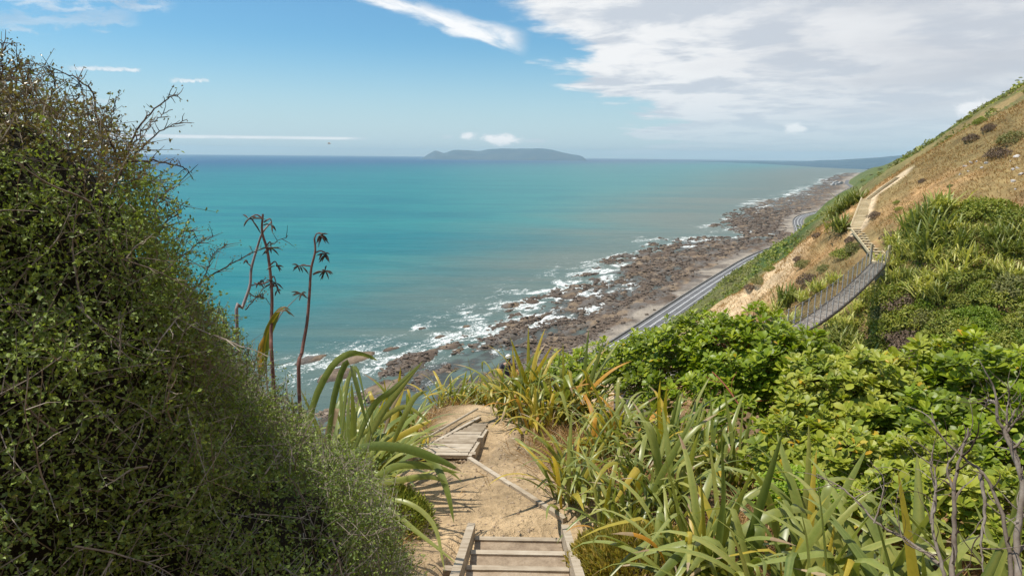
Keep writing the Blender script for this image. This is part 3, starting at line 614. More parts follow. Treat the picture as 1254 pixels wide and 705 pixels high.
# ================================================================ big small-leaved bush on the left
def big_bush():
    B = [(-98, 385, 252, 3.), (30, 510, 204, 3.4), (132, 636, 204, 4.), (292, 705, 176, 4.5), (392, 790, 128, 4.6), (100, 800, 300, 3.5), (215, 600, 130, 4.25), (345, 650, 95, 4.4), (-60, 560, 260, 2.9), (-5, 300, 108, 3.0), (-140, 275, 150, 3.1), (62, 352, 92, 3.3)]
    C = np.array([at(a, b, d) for a, b, r, d in B]); Rr = np.array([r * d / FPX * .875 for a, b, r, d in B])
    root = empty('coprosma_bush', (C[5][0], C[5][1], gz(C[5][0], C[5][1])), 'huge dark wiry bush of tiny leaves filling the left side beside the track', 'bush'); O = np.array(root.location)
    def lump(p): return (fbm(p[:, 0] * 2.1 + p[:, 2] * 1.9, p[:, 1] * 2.1 - p[:, 2] * 1.6, 2, 401) - .5) * .8 + (fbm(p[:, 0] * 4.6 - p[:, 2] * 3.1, p[:, 1] * 4.6 + p[:, 2] * 3.7, 2, 407) - .5) * .75 - .02
    # core: dark hull standing in for the shade between the twigs
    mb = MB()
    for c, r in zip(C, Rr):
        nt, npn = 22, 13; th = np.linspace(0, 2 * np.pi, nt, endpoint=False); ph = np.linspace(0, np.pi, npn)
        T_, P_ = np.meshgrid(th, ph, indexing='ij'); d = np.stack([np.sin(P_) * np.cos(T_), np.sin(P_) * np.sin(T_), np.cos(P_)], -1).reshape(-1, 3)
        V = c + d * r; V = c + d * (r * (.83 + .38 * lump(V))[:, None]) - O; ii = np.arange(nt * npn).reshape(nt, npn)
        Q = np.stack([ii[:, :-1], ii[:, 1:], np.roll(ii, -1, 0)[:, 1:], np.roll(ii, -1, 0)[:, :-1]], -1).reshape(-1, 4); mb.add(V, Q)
    tag(mb.build('shade_core', M['core'], root, smooth=True), kind='stuff')
    # sample the outer shell
    def shell(n, jit):
        w = Rr ** 2 / (Rr ** 2).sum(); k = RNG.choice(len(B), n, p=w); d = rnd_dir(n)
        p = C[k] + d * Rr[k][:, None]; p = C[k] + d * (Rr[k] * (1.0 + .40 * lump(p)) - np.abs(RNG.normal(0, jit, n)) - (RNG.random(n) < .5) * RNG.uniform(0, .20, n) * (jit > .03))[:, None]
        dist = np.linalg.norm(p[:, None] - C[None], axis=-1) - Rr[None] * .90; ok = (dist > -.02 - 0 * dist).sum(1) >= len(B) - 0 if False else (np.where(np.arange(len(B))[None] == k[:, None], 1, dist) > -.04).all(1)
        tc = unit(CAM - p); ok &= (d * tc).sum(1) > -.45; ok &= np.linalg.norm(p - CAM, axis=1) > 1.2; ok &= p[:, 1] > .2
        return p[ok], d[ok]
    P, Nn = shell(220000, .07); n = len(P); print('BUSH sprays', n); steps = 7
    # wiry twigs, each with its leaves
    D = unit(np.cross(Nn, rnd_dir(n)) * 1.0 + Nn * RNG.uniform(.0, .75, (n, 1)) + np.array([0, 0, .15])); Ln = RNG.uniform(.05, .19, n)
    bend = rnd_dir(n) * .5; tw = MB(); pts = []
    for i in range(steps):
        t_ = i / (steps - 1); pts.append(P + D * (Ln * t_)[:, None] + bend * (Ln * t_ * t_ * .5)[:, None])
    pts = np.stack(pts, 1)
    sel = (RNG.random(n) < .24) | ((Nn * unit(CAM - P)).sum(1) < .22); q = pts[sel][:, ::3]; S = unit(np.cross(q[:, 1] - q[:, 0], unit(CAM - q[:, 0]))) * .0015
    m_ = len(q); V = np.concatenate([np.stack([q[:, j] - S * (1.1 - .35 * j), q[:, j] + S * (1.1 - .35 * j)], 1) for j in range(3)], 1).reshape(-1, 3) - O; b = np.arange(m_)[:, None] * 6
    tw.add(V, np.concatenate([b + [[0, 1, 3, 2]], b + [[2, 3, 5, 4]]])); tag(tw.build('twiglets', M['twig'], root), kind='stuff')
    K = 9; idx = RNG.integers(0, steps, (n, K)); lp = pts[np.arange(n)[:, None], idx].reshape(-1, 3) + RNG.normal(0, .004, (n * K, 3))
    ld = unit(np.repeat(D, K, 0) * .5 + rnd_dir(n * K)); ln = unit(np.repeat(Nn, K, 0) * .35 + np.array([0, 0, .5]) + rnd_dir(n * K) * .8)
    patch = fbm(lp[:, 0] * 2.2 + lp[:, 2], lp[:, 1] * 2.2 - lp[:, 2] * 1.4, 3, 411); tint = np.clip((patch - .5) * 1.2 + .35 + RNG.normal(0, .17, len(lp)), .01, .99)
    top = lp[:, 2] > 119.9 + (patch - .5) * 1.1; sz = RNG.uniform(.0078, .0205, len(lp))
    keep = RNG.random(len(lp)) < np.where(top, .75, np.clip(.55 + 2.0 * (patch - .36), .42, 1.))
    fm = MB(); a_ = keep & ~top; leaf_faces((lp - O)[a_], ld[a_], ln[a_], sz[a_], sz[a_] * .62, tint[a_], mb=fm, mi=0)
    a_ = keep & top; leaf_faces((lp - O)[a_], ld[a_], ln[a_], sz[a_], sz[a_] * .6, tint[a_], mb=fm, mi=1)
    tag(fm.build('foliage', [M['bush'], M['bushtop']], root), kind='stuff')
    # bare grey branches lying over the face
    P, Nn = shell(4000, .02); tc = unit(CAM - P); f = (Nn * tc).sum(1) > .25; P, Nn = P[f][:270], Nn[f][:270]
    for i in range(len(P)):
        p, nn = P[i], Nn[i]; d = unit(np.cross(nn, rnd_dir(1)[0]) + nn * random.uniform(0, .35)); L = random.uniform(.12, .38); mb = MB()
        pp = [p + nn * .03]; 
        for j in range(6): d = unit(d + rnd_dir(1)[0] * .22 + nn * .02); pp.append(pp[-1] + d * L / 6)
        pp = np.array(pp) - O; r = random.uniform(.0016, .0042); mb.tube(spline(pp, 10), np.linspace(r, r * .35, 10), 4)
        for j in (2, 3, 4, 5):
            if random.random() < .75: s_ = unit(d + rnd_dir(1)[0] * 1.1); mb.tube(np.array([pp[j], pp[j] + s_ * L * .12, pp[j] + s_ * L * .2 + rnd_dir(1)[0] * .012]), [r * .6, r * .45, r * .2], 3)
        mb.build('branch', M['twig'] if i % 3 else M['stem'], root)
    # long twigs reaching out over the sea
    tws = [[(150, 215), (136, 172), (118, 142), (112, 115), (98, 98), (84, 92), (68, 86), (58, 90)], [(150, 205), (158, 178), (172, 152), (187, 136), (206, 120), (216, 117), (221, 122)], [(150, 190), (168, 167), (190, 148), (210, 135)], [(150, 205), (173, 181), (200, 158), (228, 147)],
           [(150, 195), (178, 196), (206, 200), (225, 206), (234, 212)], [(120, 180), (136, 150), (141, 126)], [(160, 230), (185, 222), (212, 232)], [(215, 320), (240, 300), (262, 288)], [(190, 290), (212, 262), (222, 258)], [(0, 120), (2, 80), (3, 50)], [(40, 120), (34, 95), (42, 84)], [(60, 130), (68, 100), (60, 84)],
           [(205, 300), (232, 282), (241, 296)], [(240, 350), (270, 330), (292, 318), (330, 300), (352, 288), (400, 270)][:5], [(250, 340), (262, 310), (280, 300)], [(90, 130), (100, 112), (96, 100)], [(300, 380), (318, 360), (326, 366)], [(168, 240), (196, 240), (206, 250)], [(10, 100), (22, 84), (24, 76)]]
    for k, tp in enumerate(tws):
        dd = 2.75 + .1 * (k % 4) if tp[0][0] < 200 else 3.5; P = np.array([at(a, b, dd + .04 * i) for i, (a, b) in enumerate(tp)]) - O; c = spline(P, 22); c += RNG.normal(0, .003, c.shape); mb = MB(); r0 = .0045 if k in (0, 1, 3, 4, 13) else .0032
        mb.tube(c, np.linspace(r0, .0014, 22), 5); LP = []
        for j in range(3, 21):
            if random.random() < .8:
                s_ = unit(c[j] - c[j - 1]) * .7 + rnd_dir(1)[0] * .9; s_[2] += .25; s_ = unit(s_); l_ = random.uniform(.02, .085); e_ = c[j] + s_ * l_ + rnd_dir(1)[0] * .006
                mb.tube(np.array([c[j], (c[j] + e_) / 2 + rnd_dir(1)[0] * .004, e_]), [.0021, .0015, .0008], 3); LP += [e_, (c[j] + e_) / 2]
        o = mb.build('twig', M['twigd'], root); LP = np.array(LP); LP = LP[np.repeat(np.arange(len(LP)), 3)] + RNG.normal(0, .008, (len(LP) * 3, 3))
        ff = LP[RNG.random(len(LP)) < (.28 if k < 5 else .6)]
        if len(ff): tag(leaf_faces(ff, rnd_dir(len(ff)), rnd_dir(len(ff)), RNG.uniform(.008, .014, len(ff)), .007, RNG.random(len(ff))).build('twig_foliage', M['bushtop'], o), kind='stuff')
big_bush()

# ================================================================ dead flax flower stalks
def stalk(label, pts, r, mt, pods, parent_z=None):
    P = np.array([at(*p) for p in pts]); g0 = P[0].copy(); gz_ = gz(g0[0], g0[1]); base = np.array([g0[0], g0[1], gz_])
    t = empty('flax_stalk', base, label, 'flax stalk'); c = spline(np.vstack([[base], P]), 30) - base
    MB().tube(c, np.linspace(r, r * .45, 30), 7).build('stem', M[mt], t, smooth=True)
    for (ppx, spread, n) in pods:
        e = [at(*q) - base for q in ppx]; b = MB(); b.tube(spline(np.array(e), 8), np.linspace(r * .4, r * .22, 8), 5); br = b.build('side_branch', M[mt], t)
        for i in range(n):
            d = unit(np.array([random.uniform(-1, 1), random.uniform(-.6, .6), random.uniform(-.9, .5)]) + [0, 0, -.35]); L = random.uniform(.035, .085) * spread; s0 = e[-1] - (e[-1] - e[0]) * random.random() * .35
            q = np.array([s0, s0 + d * L * .5 + [0, 0, .008], s0 + d * L]); MB().tube(spline(q, 6), [.0015, .004, .0062, .0062, .004, .001], 5).build('seed_pod', M['pod'], br)
def stalks():
    d = 5.2
    stalk('tall dark flax stalk with hanging black pods, behind the big bush', [(334, 455, d), (332, 410, d), (333, 360, d), (328, 310, d), (321, 284, d), (322, 262, d)], .016, 'stalk',
          [([(322, 268, d), (314, 263, d), (304, 268, d)], 1.6, 8), ([(323, 272, d), (331, 268, d), (333, 276, d)], 1.1, 6), ([(327, 300, d), (331, 296, d), (332, 304, d)], 1.3, 8), ([(330, 325, d), (337, 320, d), (340, 326, d)], .9, 5), ([(330, 345, d), (335, 338, d), (338, 346, d)], 1.2, 6), ([(331, 352, d), (338, 350, d), (340, 356, d)], 1., 3), ([(329, 345, d), (318, 348, d), (311, 346, d)], .8, 4)])
    stalk('bleached grey crooked flax stalk crossing the dark one', [(290, 400, d + .1), (297, 376, d + .1), (306, 350, d + .1), (308, 328, d + .1), (316, 300, d + .1), (322, 284, d + .05), (332, 272, d + .1)], .014, 'stalkg',
          [([(308, 326, d + .1), (303, 322, d + .1), (300, 318, d + .1)], .7, 2), ([(306, 350, d + .1), (318, 346, d + .1), (326, 340, d + .1)], .8, 3), ([(304, 358, d + .1), (314, 364, d + .1), (322, 362, d + .1)], .7, 3)])
    stalk('separate purple-brown flax stalk with four pod clusters, right of the pair', [(366, 470, d), (370, 430, d), (376, 395, d), (379, 360, d), (381, 330, d), (386, 308, d), (385, 292, d)], .0155, 'stalk',
          [([(385, 292, d), (388, 286, d), (395, 287, d)], 1.3, 14), ([(385, 310, d), (393, 307, d), (400, 311, d)], 1.1, 11), ([(382, 326, d), (372, 325, d), (364, 326, d)], 1., 7), ([(383, 336, d), (392, 333, d), (402, 331, d)], 1.1, 9)])
    stalk('thin leaning flax stem with a torn pod cluster at its tip', [(326, 440, d + .2), (340, 392, d + .2), (352, 376, d + .2), (362, 366, d + .2)], .006, 'stalkg', [([(362, 366, d + .2), (368, 360, d + .2), (370, 358, d + .2)], 1.1, 10)])
    t = empty('flax_plant', (*at(330, 455, 5.3)[:2], gz(*at(330, 455, 5.3)[:2])), 'yellow-edged upright flax leaf with a frayed pale tip, beside the stalks', 'flax')
    b0 = np.array(t.location)
    for pts, w, m_ in (([(322, 460, 5.3), (326, 420, 5.25), (334, 396, 5.2), (344, 378, 5.2)], .085, 'flax'), ([(321, 455, 5.28), (324, 415, 5.23), (333, 392, 5.18), (346, 377, 5.15), (356, 386, 5.15)], .05, 'flaxy'), ([(338, 382, 5.16), (350, 380, 5.1), (361, 388, 5.1)], .02, 'flaxd'), ([(340, 380, 5.16), (348, 376, 5.1), (356, 380, 5.1)], .02, 'flaxd'), ([(318, 462, 5.3), (318, 430, 5.2), (324, 410, 5.2)], .05, 'flaxo')): hero_leaf(t, pts, w, m_)
stalks()

# ================================================================ flax left of the track
def left_flax():
    f = flax('large green flax left of the track, long leaves arching over the clay', (-1.75, 6.9, gz(-1.75, 6.9)), 78, 1.6, (.86, .07, .0, .07), az0=.2, arc=4.6, seed=3)
    for pts, w, m_ in (([(440, 560, 6.6), (462, 515, 6.6), (490, 475, 6.6), (518, 442, 6.7)], .105, 'flax'), ([(430, 560, 6.5), (455, 500, 6.5), (480, 478, 6.4), (516, 444, 6.6)], .09, 'flax'),
                      ([(420, 590, 6.), (440, 550, 5.8), (490, 548, 5.6), (535, 562, 5.5), (566, 577, 5.5)], .12, 'flax'), ([(440, 600, 6.), (480, 572, 5.7), (520, 570, 5.6), (562, 579, 5.6)], .10, 'flax'),
                      ([(470, 580, 6.), (505, 555, 5.7), (530, 565, 5.6), (547, 600, 5.5), (556, 640, 5.5)], .10, 'flax'), ([(415, 560, 6.4), (425, 470, 6.2), (436, 452, 6.1), (448, 500, 6.), (458, 552, 6.)], .075, 'flax'),
                      ([(378, 560, 6.4), (382, 500, 6.4), (405, 450, 6.3), (428, 433, 6.3), (450, 436, 6.2), (463, 441, 6.2)], .10, 'flax'), ([(400, 560, 6.3), (408, 490, 6.2), (424, 444, 6.1), (436, 470, 6.), (452, 530, 6.)], .09, 'flax'),
                      ([(430, 540, 6.8), (460, 520, 6.8), (495, 498, 6.8), (530, 520, 6.7)], .085, 'flax'), ([(470, 545, 6.8), (500, 528, 6.8), (532, 512, 6.8)], .10, 'flaxy'), ([(480, 545, 6.8), (495, 510, 6.7), (508, 486, 6.7), (524, 478, 6.7)], .09, 'flax'),
                      ([(430, 640, 5.6), (470, 622, 5.4), (510, 650, 5.3), (560, 690, 5.2)], .06, 'flax'), ([(440, 620, 5.6), (490, 612, 5.4), (530, 640, 5.3), (545, 700, 5.2)], .06, 'flax'), ([(425, 585, 6.), (470, 590, 5.6), (520, 583, 5.5), (548, 590, 5.5)], .08, 'flax'),
                      ([(395, 560, 6.6), (404, 520, 6.5), (412, 500, 6.5), (404, 545, 6.4)], .09, 'flaxd'), ([(470, 530, 6.9), (480, 500, 6.9), (497, 470, 6.9)], .05, 'flaxd')): hero_leaf(f, pts, w, m_, twist=random.uniform(-.5, .5))
    flax('flax clump half hidden behind the big bush, left of the large flax', (-2.6, 8.2, gz(-2.6, 8.2)), 46, 1.7, (.78, .1, .0, .12), seed=4)
    flax('older flax with straw-coloured leaves at the brow, behind the large left flax', (-1.75, 9.6, gz(-1.75, 9.6)), 42, 1.35, (.55, .15, .0, .30), seed=5)
    flax('low flax tuft beside the left edge of the plank walk', (-1.55, 8.6, gz(-1.55, 8.6)), 30, .85, (.8, .12, 0, .08), seed=6)
    flax('small bright flax on the dry brow past the plank walk', (-1.05, 12.4, gz(-1.05, 12.4)), 75, .95, (.60, .36, .01, .03), seed=7, spread=.5)
    flax('low fringe of flax tips at the brow edge, left of the bright one', (-2.9, 11.5, gz(-2.9, 11.5)), 34, 1.1, (.6, .2, 0, .2), seed=8)
left_flax()

# ================================================================ flax right of the track
def right_flax():
    def pl(px, py, dist, lab, n, L, mix, seed, **k):
        q = at(px, py, dist); flax(lab, (q[0], q[1], gz(q[0], q[1])), n, L, mix, seed=seed, **k)
    pl(634, 543, 11.3, 'yellowish flax with drooping leaves at the far right corner of the track', 62, 1.45, (.50, .40, .04, .06), 21, spread=.4)
    pl(700, 545, 11.3, 'flax carrying bright orange dying leaves, right of the yellowish one', 60, 1.55, (.50, .28, .14, .08), 22, spread=.35)
    pl(624, 480, 16.5, 'small flax tuft in front of the walker', 40, .75, (.5, .38, .04, .08), 46, spread=.35)
    pl(610, 497, 13.6, 'flax hiding the walker, farthest along the right side of the track', 56, .98, (.50, .38, .06, .06), 23, spread=.45)
    pl(656, 562, 10.5, 'drooping yellow-tipped flax closest to the plank walk on the right', 46, 1.0, (.42, .42, .06, .10), 41, spread=.3)
    pl(725, 610, 9.0, 'small flax half dead among the straw right of the timber edging', 34, .85, (.5, .25, .05, .20), 42, spread=.25)
    pl(705, 640, 8.0, 'arching green flax between the step edge cushion and the straw bank', 44, 1.1, (.74, .16, .02, .08), 43, spread=.3)
    pl(800, 655, 7.6, 'dense green flax filling the gap below the dark upright one', 50, 1.25, (.84, .10, .0, .06), 44, spread=.35, wide=1.15)
    pl(1010, 690, 6.4, 'wide-leaved flax under the low yellow-flecked shrub', 46, 1.3, (.88, .08, .01, .03), 45, spread=.35, wide=1.1)
    pl(745, 590, 9.4, 'tall flax leaning over the dry grass bank', 54, 1.2, (.60, .24, .05, .11), 24, spread=.3)
    pl(690, 520, 13.4, 'flax with orange tips under the glossy shrub, upper edge of the clump', 50, 1.5, (.55, .28, .10, .07), 30, spread=.4)
    pl(815, 600, 9.0, 'dark upright flax in the middle of the right-hand bank', 60, 1.3, (.78, .12, .02, .08), 25, spread=.3)
    pl(880, 610, 8.6, 'flax with blue-green sword leaves below the glossy shrub', 54, 1.3, (.82, .10, .01, .07), 26, spread=.3)
    pl(765, 680, 7.2, 'grey-green flax sprawling toward the steps', 46, 1.05, (.66, .16, .04, .14), 27, spread=.3, az0=math.pi, arc=4.2)
    pl(850, 760, 6.0, 'broad-leaved flax low in the bottom middle of the right bank', 54, 1.35, (.84, .12, .01, .03), 28, wide=1.05, spread=.3)
    pl(960, 780, 5.4, 'big flax with wide pale leaves at the bottom edge', 46, 1.35, (.88, .10, .0, .02), 29, spread=.35, wide=1.15)
    pl(1075, 790, 5.2, 'big flax behind the bare branches, wide lit leaves', 46, 1.45, (.90, .08, .0, .02), 31, spread=.35, wide=1.15)
    pl(1190, 800, 5.0, 'big flax in the bottom right corner', 46, 1.4, (.92, .06, .0, .02), 32, spread=.35, wide=1.15)
    pl(1290, 720, 5.4, 'flax entering at the right edge above the corner', 40, 1.4, (.90, .08, .0, .02), 33, spread=.3)
    pl(1400, 800, 5.4, 'flax outside the right edge beside the corner plant', 30, 1.4, (.90, .08, .0, .02), 34, spread=.3)
right_flax()

# ================================================================ broad-leaved shrubs
def broad_leaf_mesh(mt):
    mb = MB(); n = 7; t = np.linspace(0, 1, n); w = np.array([.10, .30, .48, .60, .64, .48, .04]) * .5; z = .10 * np.sin(t * 2.2) - .10 * t * t
    V = []; 
    for i in range(n): V += [(t[i], -w[i], z[i] + .05 * w[i] * 2), (t[i], 0, z[i] - .03), (t[i], w[i], z[i] + .05 * w[i] * 2)]
    i = np.arange(n - 1)[:, None] * 3; mb.add(V, np.concatenate([i + [[0, 1, 4, 3]], i + [[1, 2, 5, 4]]])); return mb.mesh('leaf', mt, smooth=True)
BL = {k: broad_leaf_mesh(M[k]) for k in ('karaka', 'karakay', 'lime', 'yleaf')}
def shrub(name, label, blobs, mk, nros=520, leafL=.125, parts=160, seed=0, ymix=.02, group=None, cat='shrub', redstems=False, tip=None):
    rng = np.random.default_rng(seed); C = np.array([at(a, b, d) for a, b, d, r in blobs]); Rr = np.array([r for *_, r in blobs])
    x0, y0 = C[:, 0].mean(), C[:, 1].mean(); O = np.array([x0, y0, gz(x0, y0)]); root = empty(name, O, label, cat, group)
    w = Rr ** 2 / (Rr ** 2).sum(); n = nros * 3; k = rng.choice(len(C), n, p=w); d = rnd_dir(n, rng); d[:, 2] = np.where(d[:, 2] < -.3, -d[:, 2], d[:, 2])
    lum = fbm(d[:, 0] * 2.2 + k * 3.1 + d[:, 2] * 1.5, d[:, 1] * 2.2 + 5., 3, seed + 7) - .5
    depth = np.abs(rng.normal(0, .10, n)) + (rng.random(n) < .25) * rng.uniform(.1, .4, n)
    rr = Rr[k] * np.clip(1 + 1.15 * lum - depth, .3, 1.35); p = C[k] + d * rr[:, None]
    dist = np.linalg.norm(p[:, None] - C[None], axis=-1) / Rr[None]; ok = (np.where(np.arange(len(C))[None] == k[:, None], 2, dist) > .72).all(1)
    ok &= (d * unit(CAM - p)).sum(1) > -.55; p, d = p[ok][:nros], d[ok][:nros]; n = len(p)
    up = unit(d * .7 + np.array([0, 0, .75]) + np.array(sun_dir) * .25 + rnd_dir(n, rng) * .35)
    # branches to each rosette cluster
    br = [] ; trunk0 = np.zeros(3); hubs = []
    for i, c in enumerate(C):
        h = c - O; b = MB(); q = np.array([trunk0 + rng.normal(0, .08, 3) * [1, 1, 0], h * [.45, .45, .45] + rng.normal(0, .05, 3), h * .95]); b.tube(spline(q, 10), np.linspace(.035, .014, 10), 6); hubs.append(b.build('branch', M['stem'], root, smooth=True))
    sm = MB(); pick = rng.choice(n, min(n, 170), replace=False)
    for j in pick:
        c = C[np.argmin(np.linalg.norm(C - p[j], axis=1))] - O; e = p[j] - O; m_ = (c + e) / 2 + rng.normal(0, .04, 3); sm.tube(spline(np.array([c, m_, e]), 6), np.linspace(.011, .004, 6), 4)
    tag(sm.build('twigs', M['redstem'] if redstems else M['stem'], root), kind='stuff')
    # leaves, six to nine to a rosette
    m = rng.integers(6, 10, n); rid = np.repeat(np.arange(n), m); N_ = len(rid); jj = np.concatenate([np.arange(q) for q in m]); a = jj * 2.4 + rng.random(n)[rid] * 6.28
    U_ = up[rid]; X = unit(np.cross(U_, [0.1, 1, .1])); Y = np.cross(U_, X); rad = X * np.cos(a)[:, None] + Y * np.sin(a)[:, None]
    el = np.clip(.18 + .10 * jj + rng.normal(0, .16, N_), -.5, 1.15); LD = unit(rad * np.cos(el)[:, None] + U_ * np.sin(el)[:, None]); LN = unit(U_ * np.cos(el)[:, None] - rad * np.sin(el)[:, None] + rnd_dir(N_, rng) * .12)
    P = p[rid] + LD * .012 + U_ * (jj * .004)[:, None]; L = leafL * rng.uniform(.55, 1.25, n)[rid] * rng.uniform(.8, 1.1, N_) * np.where(jj > 6, .7, 1); yl = rng.random(N_) < ymix
    tn = np.clip(rng.random(n)[rid] * .8 + rng.random(N_) * .3, 0, .999)
    cd_ = np.linalg.norm(P - CAM, axis=1); front = (d[rid] * unit(CAM - P)).sum(1) > .15
    order = np.argsort(np.where(front, 0, 50) - L * 12 + rng.random(N_) * 1.5 + 0 * cd_)[:parts]; sel = np.zeros(N_, bool); sel[order] = True
    for q in np.where(sel)[0]:
        o = link('leaf', BL['yleaf'] if yl[q] else BL[mk], root); D_ = Vector(LD[q]); Nn = Vector(LN[q]); S = D_.cross(Nn).normalized() * -1; Nn = D_.cross(S)
        mt = Matrix((D_, S, Nn)).transposed().to_4x4(); o.matrix_local = Matrix.Translation(Vector(P[q] - O)) @ mt @ Matrix.Diagonal((*([L[q]] * 3), 1.))
    fm = MB(); r = ~sel; leaf_faces(P[r & ~yl] - O, LD[r & ~yl], LN[r & ~yl], L[r & ~yl], L[r & ~yl] * .56, tn[r & ~yl], 'broad', fm, 0)
    if (r & yl).any(): leaf_faces(P[r & yl] - O, LD[r & yl], LN[r & yl], L[r & yl], L[r & yl] * .5, tn[r & yl], 'broad', fm, 1)
    tag(fm.build('foliage', [M[mk], M['yleaf']], root), kind='stuff'); return root
def shrubs():
    A = [('glossy dark green shrub at the brow, nearest the coast road', [(735, 482, 12.6, .80), (690, 470, 13.2, .5), (780, 470, 12.2, .85)], 'karaka', 700, .105, 230, 0.01),
         ('glossy green shrub in front of the spur, highest crown of the group', [(852, 462, 11.2, .95), (808, 470, 11.6, .8), (890, 458, 11., .85)], 'karaka', 1000, .11, 280, 0.004),
         ('dark glossy shrub with a bright red stem, hiding the near bridge end', [(935, 470, 10.4, .9), (975, 482, 10., .72), (905, 500, 10.2, .8)], 'karaka', 950, .115, 280, 0.004),
         ('mid green broad-leaved shrub just right of the red stem', [(1030, 512, 9.6, .85), (1000, 540, 9.2, .7)], 'karakay', 760, .115, 260, 0.02),
         ('pale broad-leaved shrub with orange-brown inner leaves, below the bridge shadow', [(1095, 508, 9.9, .85), (1070, 545, 9.2, .7)], 'karakay', 760, .12, 260, 0.035),
         ('green broad-leaved shrub with upright rosettes on the right', [(1165, 518, 10.0, .9), (1140, 560, 9.0, .7)], 'karaka', 760, .12, 260, 0.01),
         ('broad-leaved shrub at the right frame edge behind the bare branches', [(1240, 545, 9.4, .85), (1300, 560, 9.2, .9), (1210, 580, 8.6, .6)], 'karaka', 800, .12, 260, 0.01),
         ('low yellow-flecked shrub in front of the pale one', [(985, 590, 7.9, .55), (1050, 600, 7.8, .55)], 'karakay', 520, .105, 240, 0.05),
         ('low leafy shrub between the flax and the bare branches', [(1130, 625, 7.4, .55), (1195, 640, 7.2, .5)], 'karakay', 480, .105, 240, 0.02),
         ]
    for i, (lab, bl, mk, n, L, parts, ym) in enumerate(A): shrub('broadleaf_shrub', lab, bl, mk, n, L, parts, 500 + i * 13, ym, redstems=(i in (2, 3)))
    shrub('broadleaf_shrub', 'small lime-green shrub low among the big flax leaves', [(985, 625, 6.9, .32), (960, 612, 7., .22)], 'lime', 300, .06, 120, 777, .03)
    shrub('broadleaf_shrub', 'bright lime shrub at the right edge under the gully scrub', [(1250, 482, 12.5, .55), (1300, 485, 12.5, .6)], 'lime', 330, .07, 60, 778, .01)
    # red stems crossing the glossy shrub
    t = empty('red_branch', at(912, 505, 9.2), 'bare crimson branch crossing in front of the dark glossy shrub', 'branch'); O = np.array(t.location)
    for pts, r in (([(912, 507, 9.2), (900, 488, 9.2), (885, 468, 9.25), (872, 455, 9.3)], .013), ([(900, 488, 9.2), (896, 470, 9.1), (902, 455, 9.1)], .006), ([(885, 468, 9.25), (872, 466, 9.2), (864, 460, 9.2)], .005)): MB().tube(spline(np.array([at(*p) for p in pts]) - O, 12), np.linspace(r, r * .5, 12), 6).build('stem', M['redstem'], t, smooth=True)
shrubs()
# low hebe-like cushion and grass beside the steps
def cushion(label, c, r, mk, n, L=.05, seed=0, name='low_shrub', cat='shrub'):
    rng = np.random.default_rng(seed); c = np.array(c, float); z0 = gz(c[0], c[1]); t = empty(name, (c[0], c[1], z0), label, cat)
    d = rnd_dir(n, rng); d[:, 2] = np.abs(d[:, 2]); p = d * np.array(r) * (.55 + .5 * rng.random((n, 1)) ** .5) * (1 + .5 * (fbm(d[:, 0] * 3, d[:, 1] * 3, 3, seed) - .5))[:, None]
    D_ = unit(d * .6 + rnd_dir(n, rng) * .55 + [0, 0, .6]); tag(leaf_faces(p, D_, unit(rnd_dir(n, rng) + d), L * rng.uniform(.6, 1.3, n), L * .28, rng.random(n)).build('foliage', M[mk], t), kind='stuff')
    sm = MB()
    for j in rng.choice(n, 40, replace=False): sm.tube(np.array([p[j] * [.2, .2, 0], p[j] * .5, p[j]]), [.008, .006, .003], 4)
    tag(sm.build('stems', M['stem'], t), kind='stuff')
q = at(790, 690, 6.2); cushion('low fine-leaved light green cushion at the bottom beside the dry grass', (q[0], q[1]), (.62, .5, .34), 'grassg', 5000, .075, 901)
q = at(740, 690, 6.4); cushion('low yellow-green cushion against the step edge grass', (q[0], q[1]), (.3, .3, .24), 'grassg', 1800, .07, 902)
cushion('green leafy undergrowth beneath the left flax beside the steps', (-1.35, 6.2), (.55, .5, .35), 'scrub', 6000, .06, 903)
cushion('dark undergrowth between the big bush and the track', (-1.9, 5.4), (.7, .6, .5), 'scrub', 6000, .05, 904)

# ================================================================ bare grey branches, bottom right
def bare_shrub(label, limbs, seed):
    rng = random.Random(seed); P0 = at(*limbs[0][0][0]); t = empty('bare_shrub', (P0[0], P0[1], gz(P0[0], P0[1])), label, 'bare shrub'); O = np.array(t.location)
    for pts, r in limbs:
        P = np.array([at(*p) for p in pts]) - O
        if pts is limbs[0][0]: P = np.vstack([[[0, 0, -.05]], P])
        c = spline(P, 26); c += RNG.normal(0, r * .22, c.shape); b = MB(); b.tube(c, np.linspace(r, r * .30, 26), 7); br = b.build('branch', M['stem'], t, smooth=True)
        for j in range(5, 25, 2):
            if rng.random() < .75:
                d = unit(c[j] - c[j - 1]) * .5 + rnd_dir(1)[0] * .8; d[2] += .35; d = unit(d); L = rng.uniform(.05, .26); q = [c[j]]
                for k in range(4): d = unit(d + rnd_dir(1)[0] * .35); q.append(q[-1] + d * L / 4)
                MB().tube(spline(np.array(q), 9), np.linspace(r * .38, r * .10, 9), 4).build('twig', M['stem'] if rng.random() < .6 else M['twigd'], br)
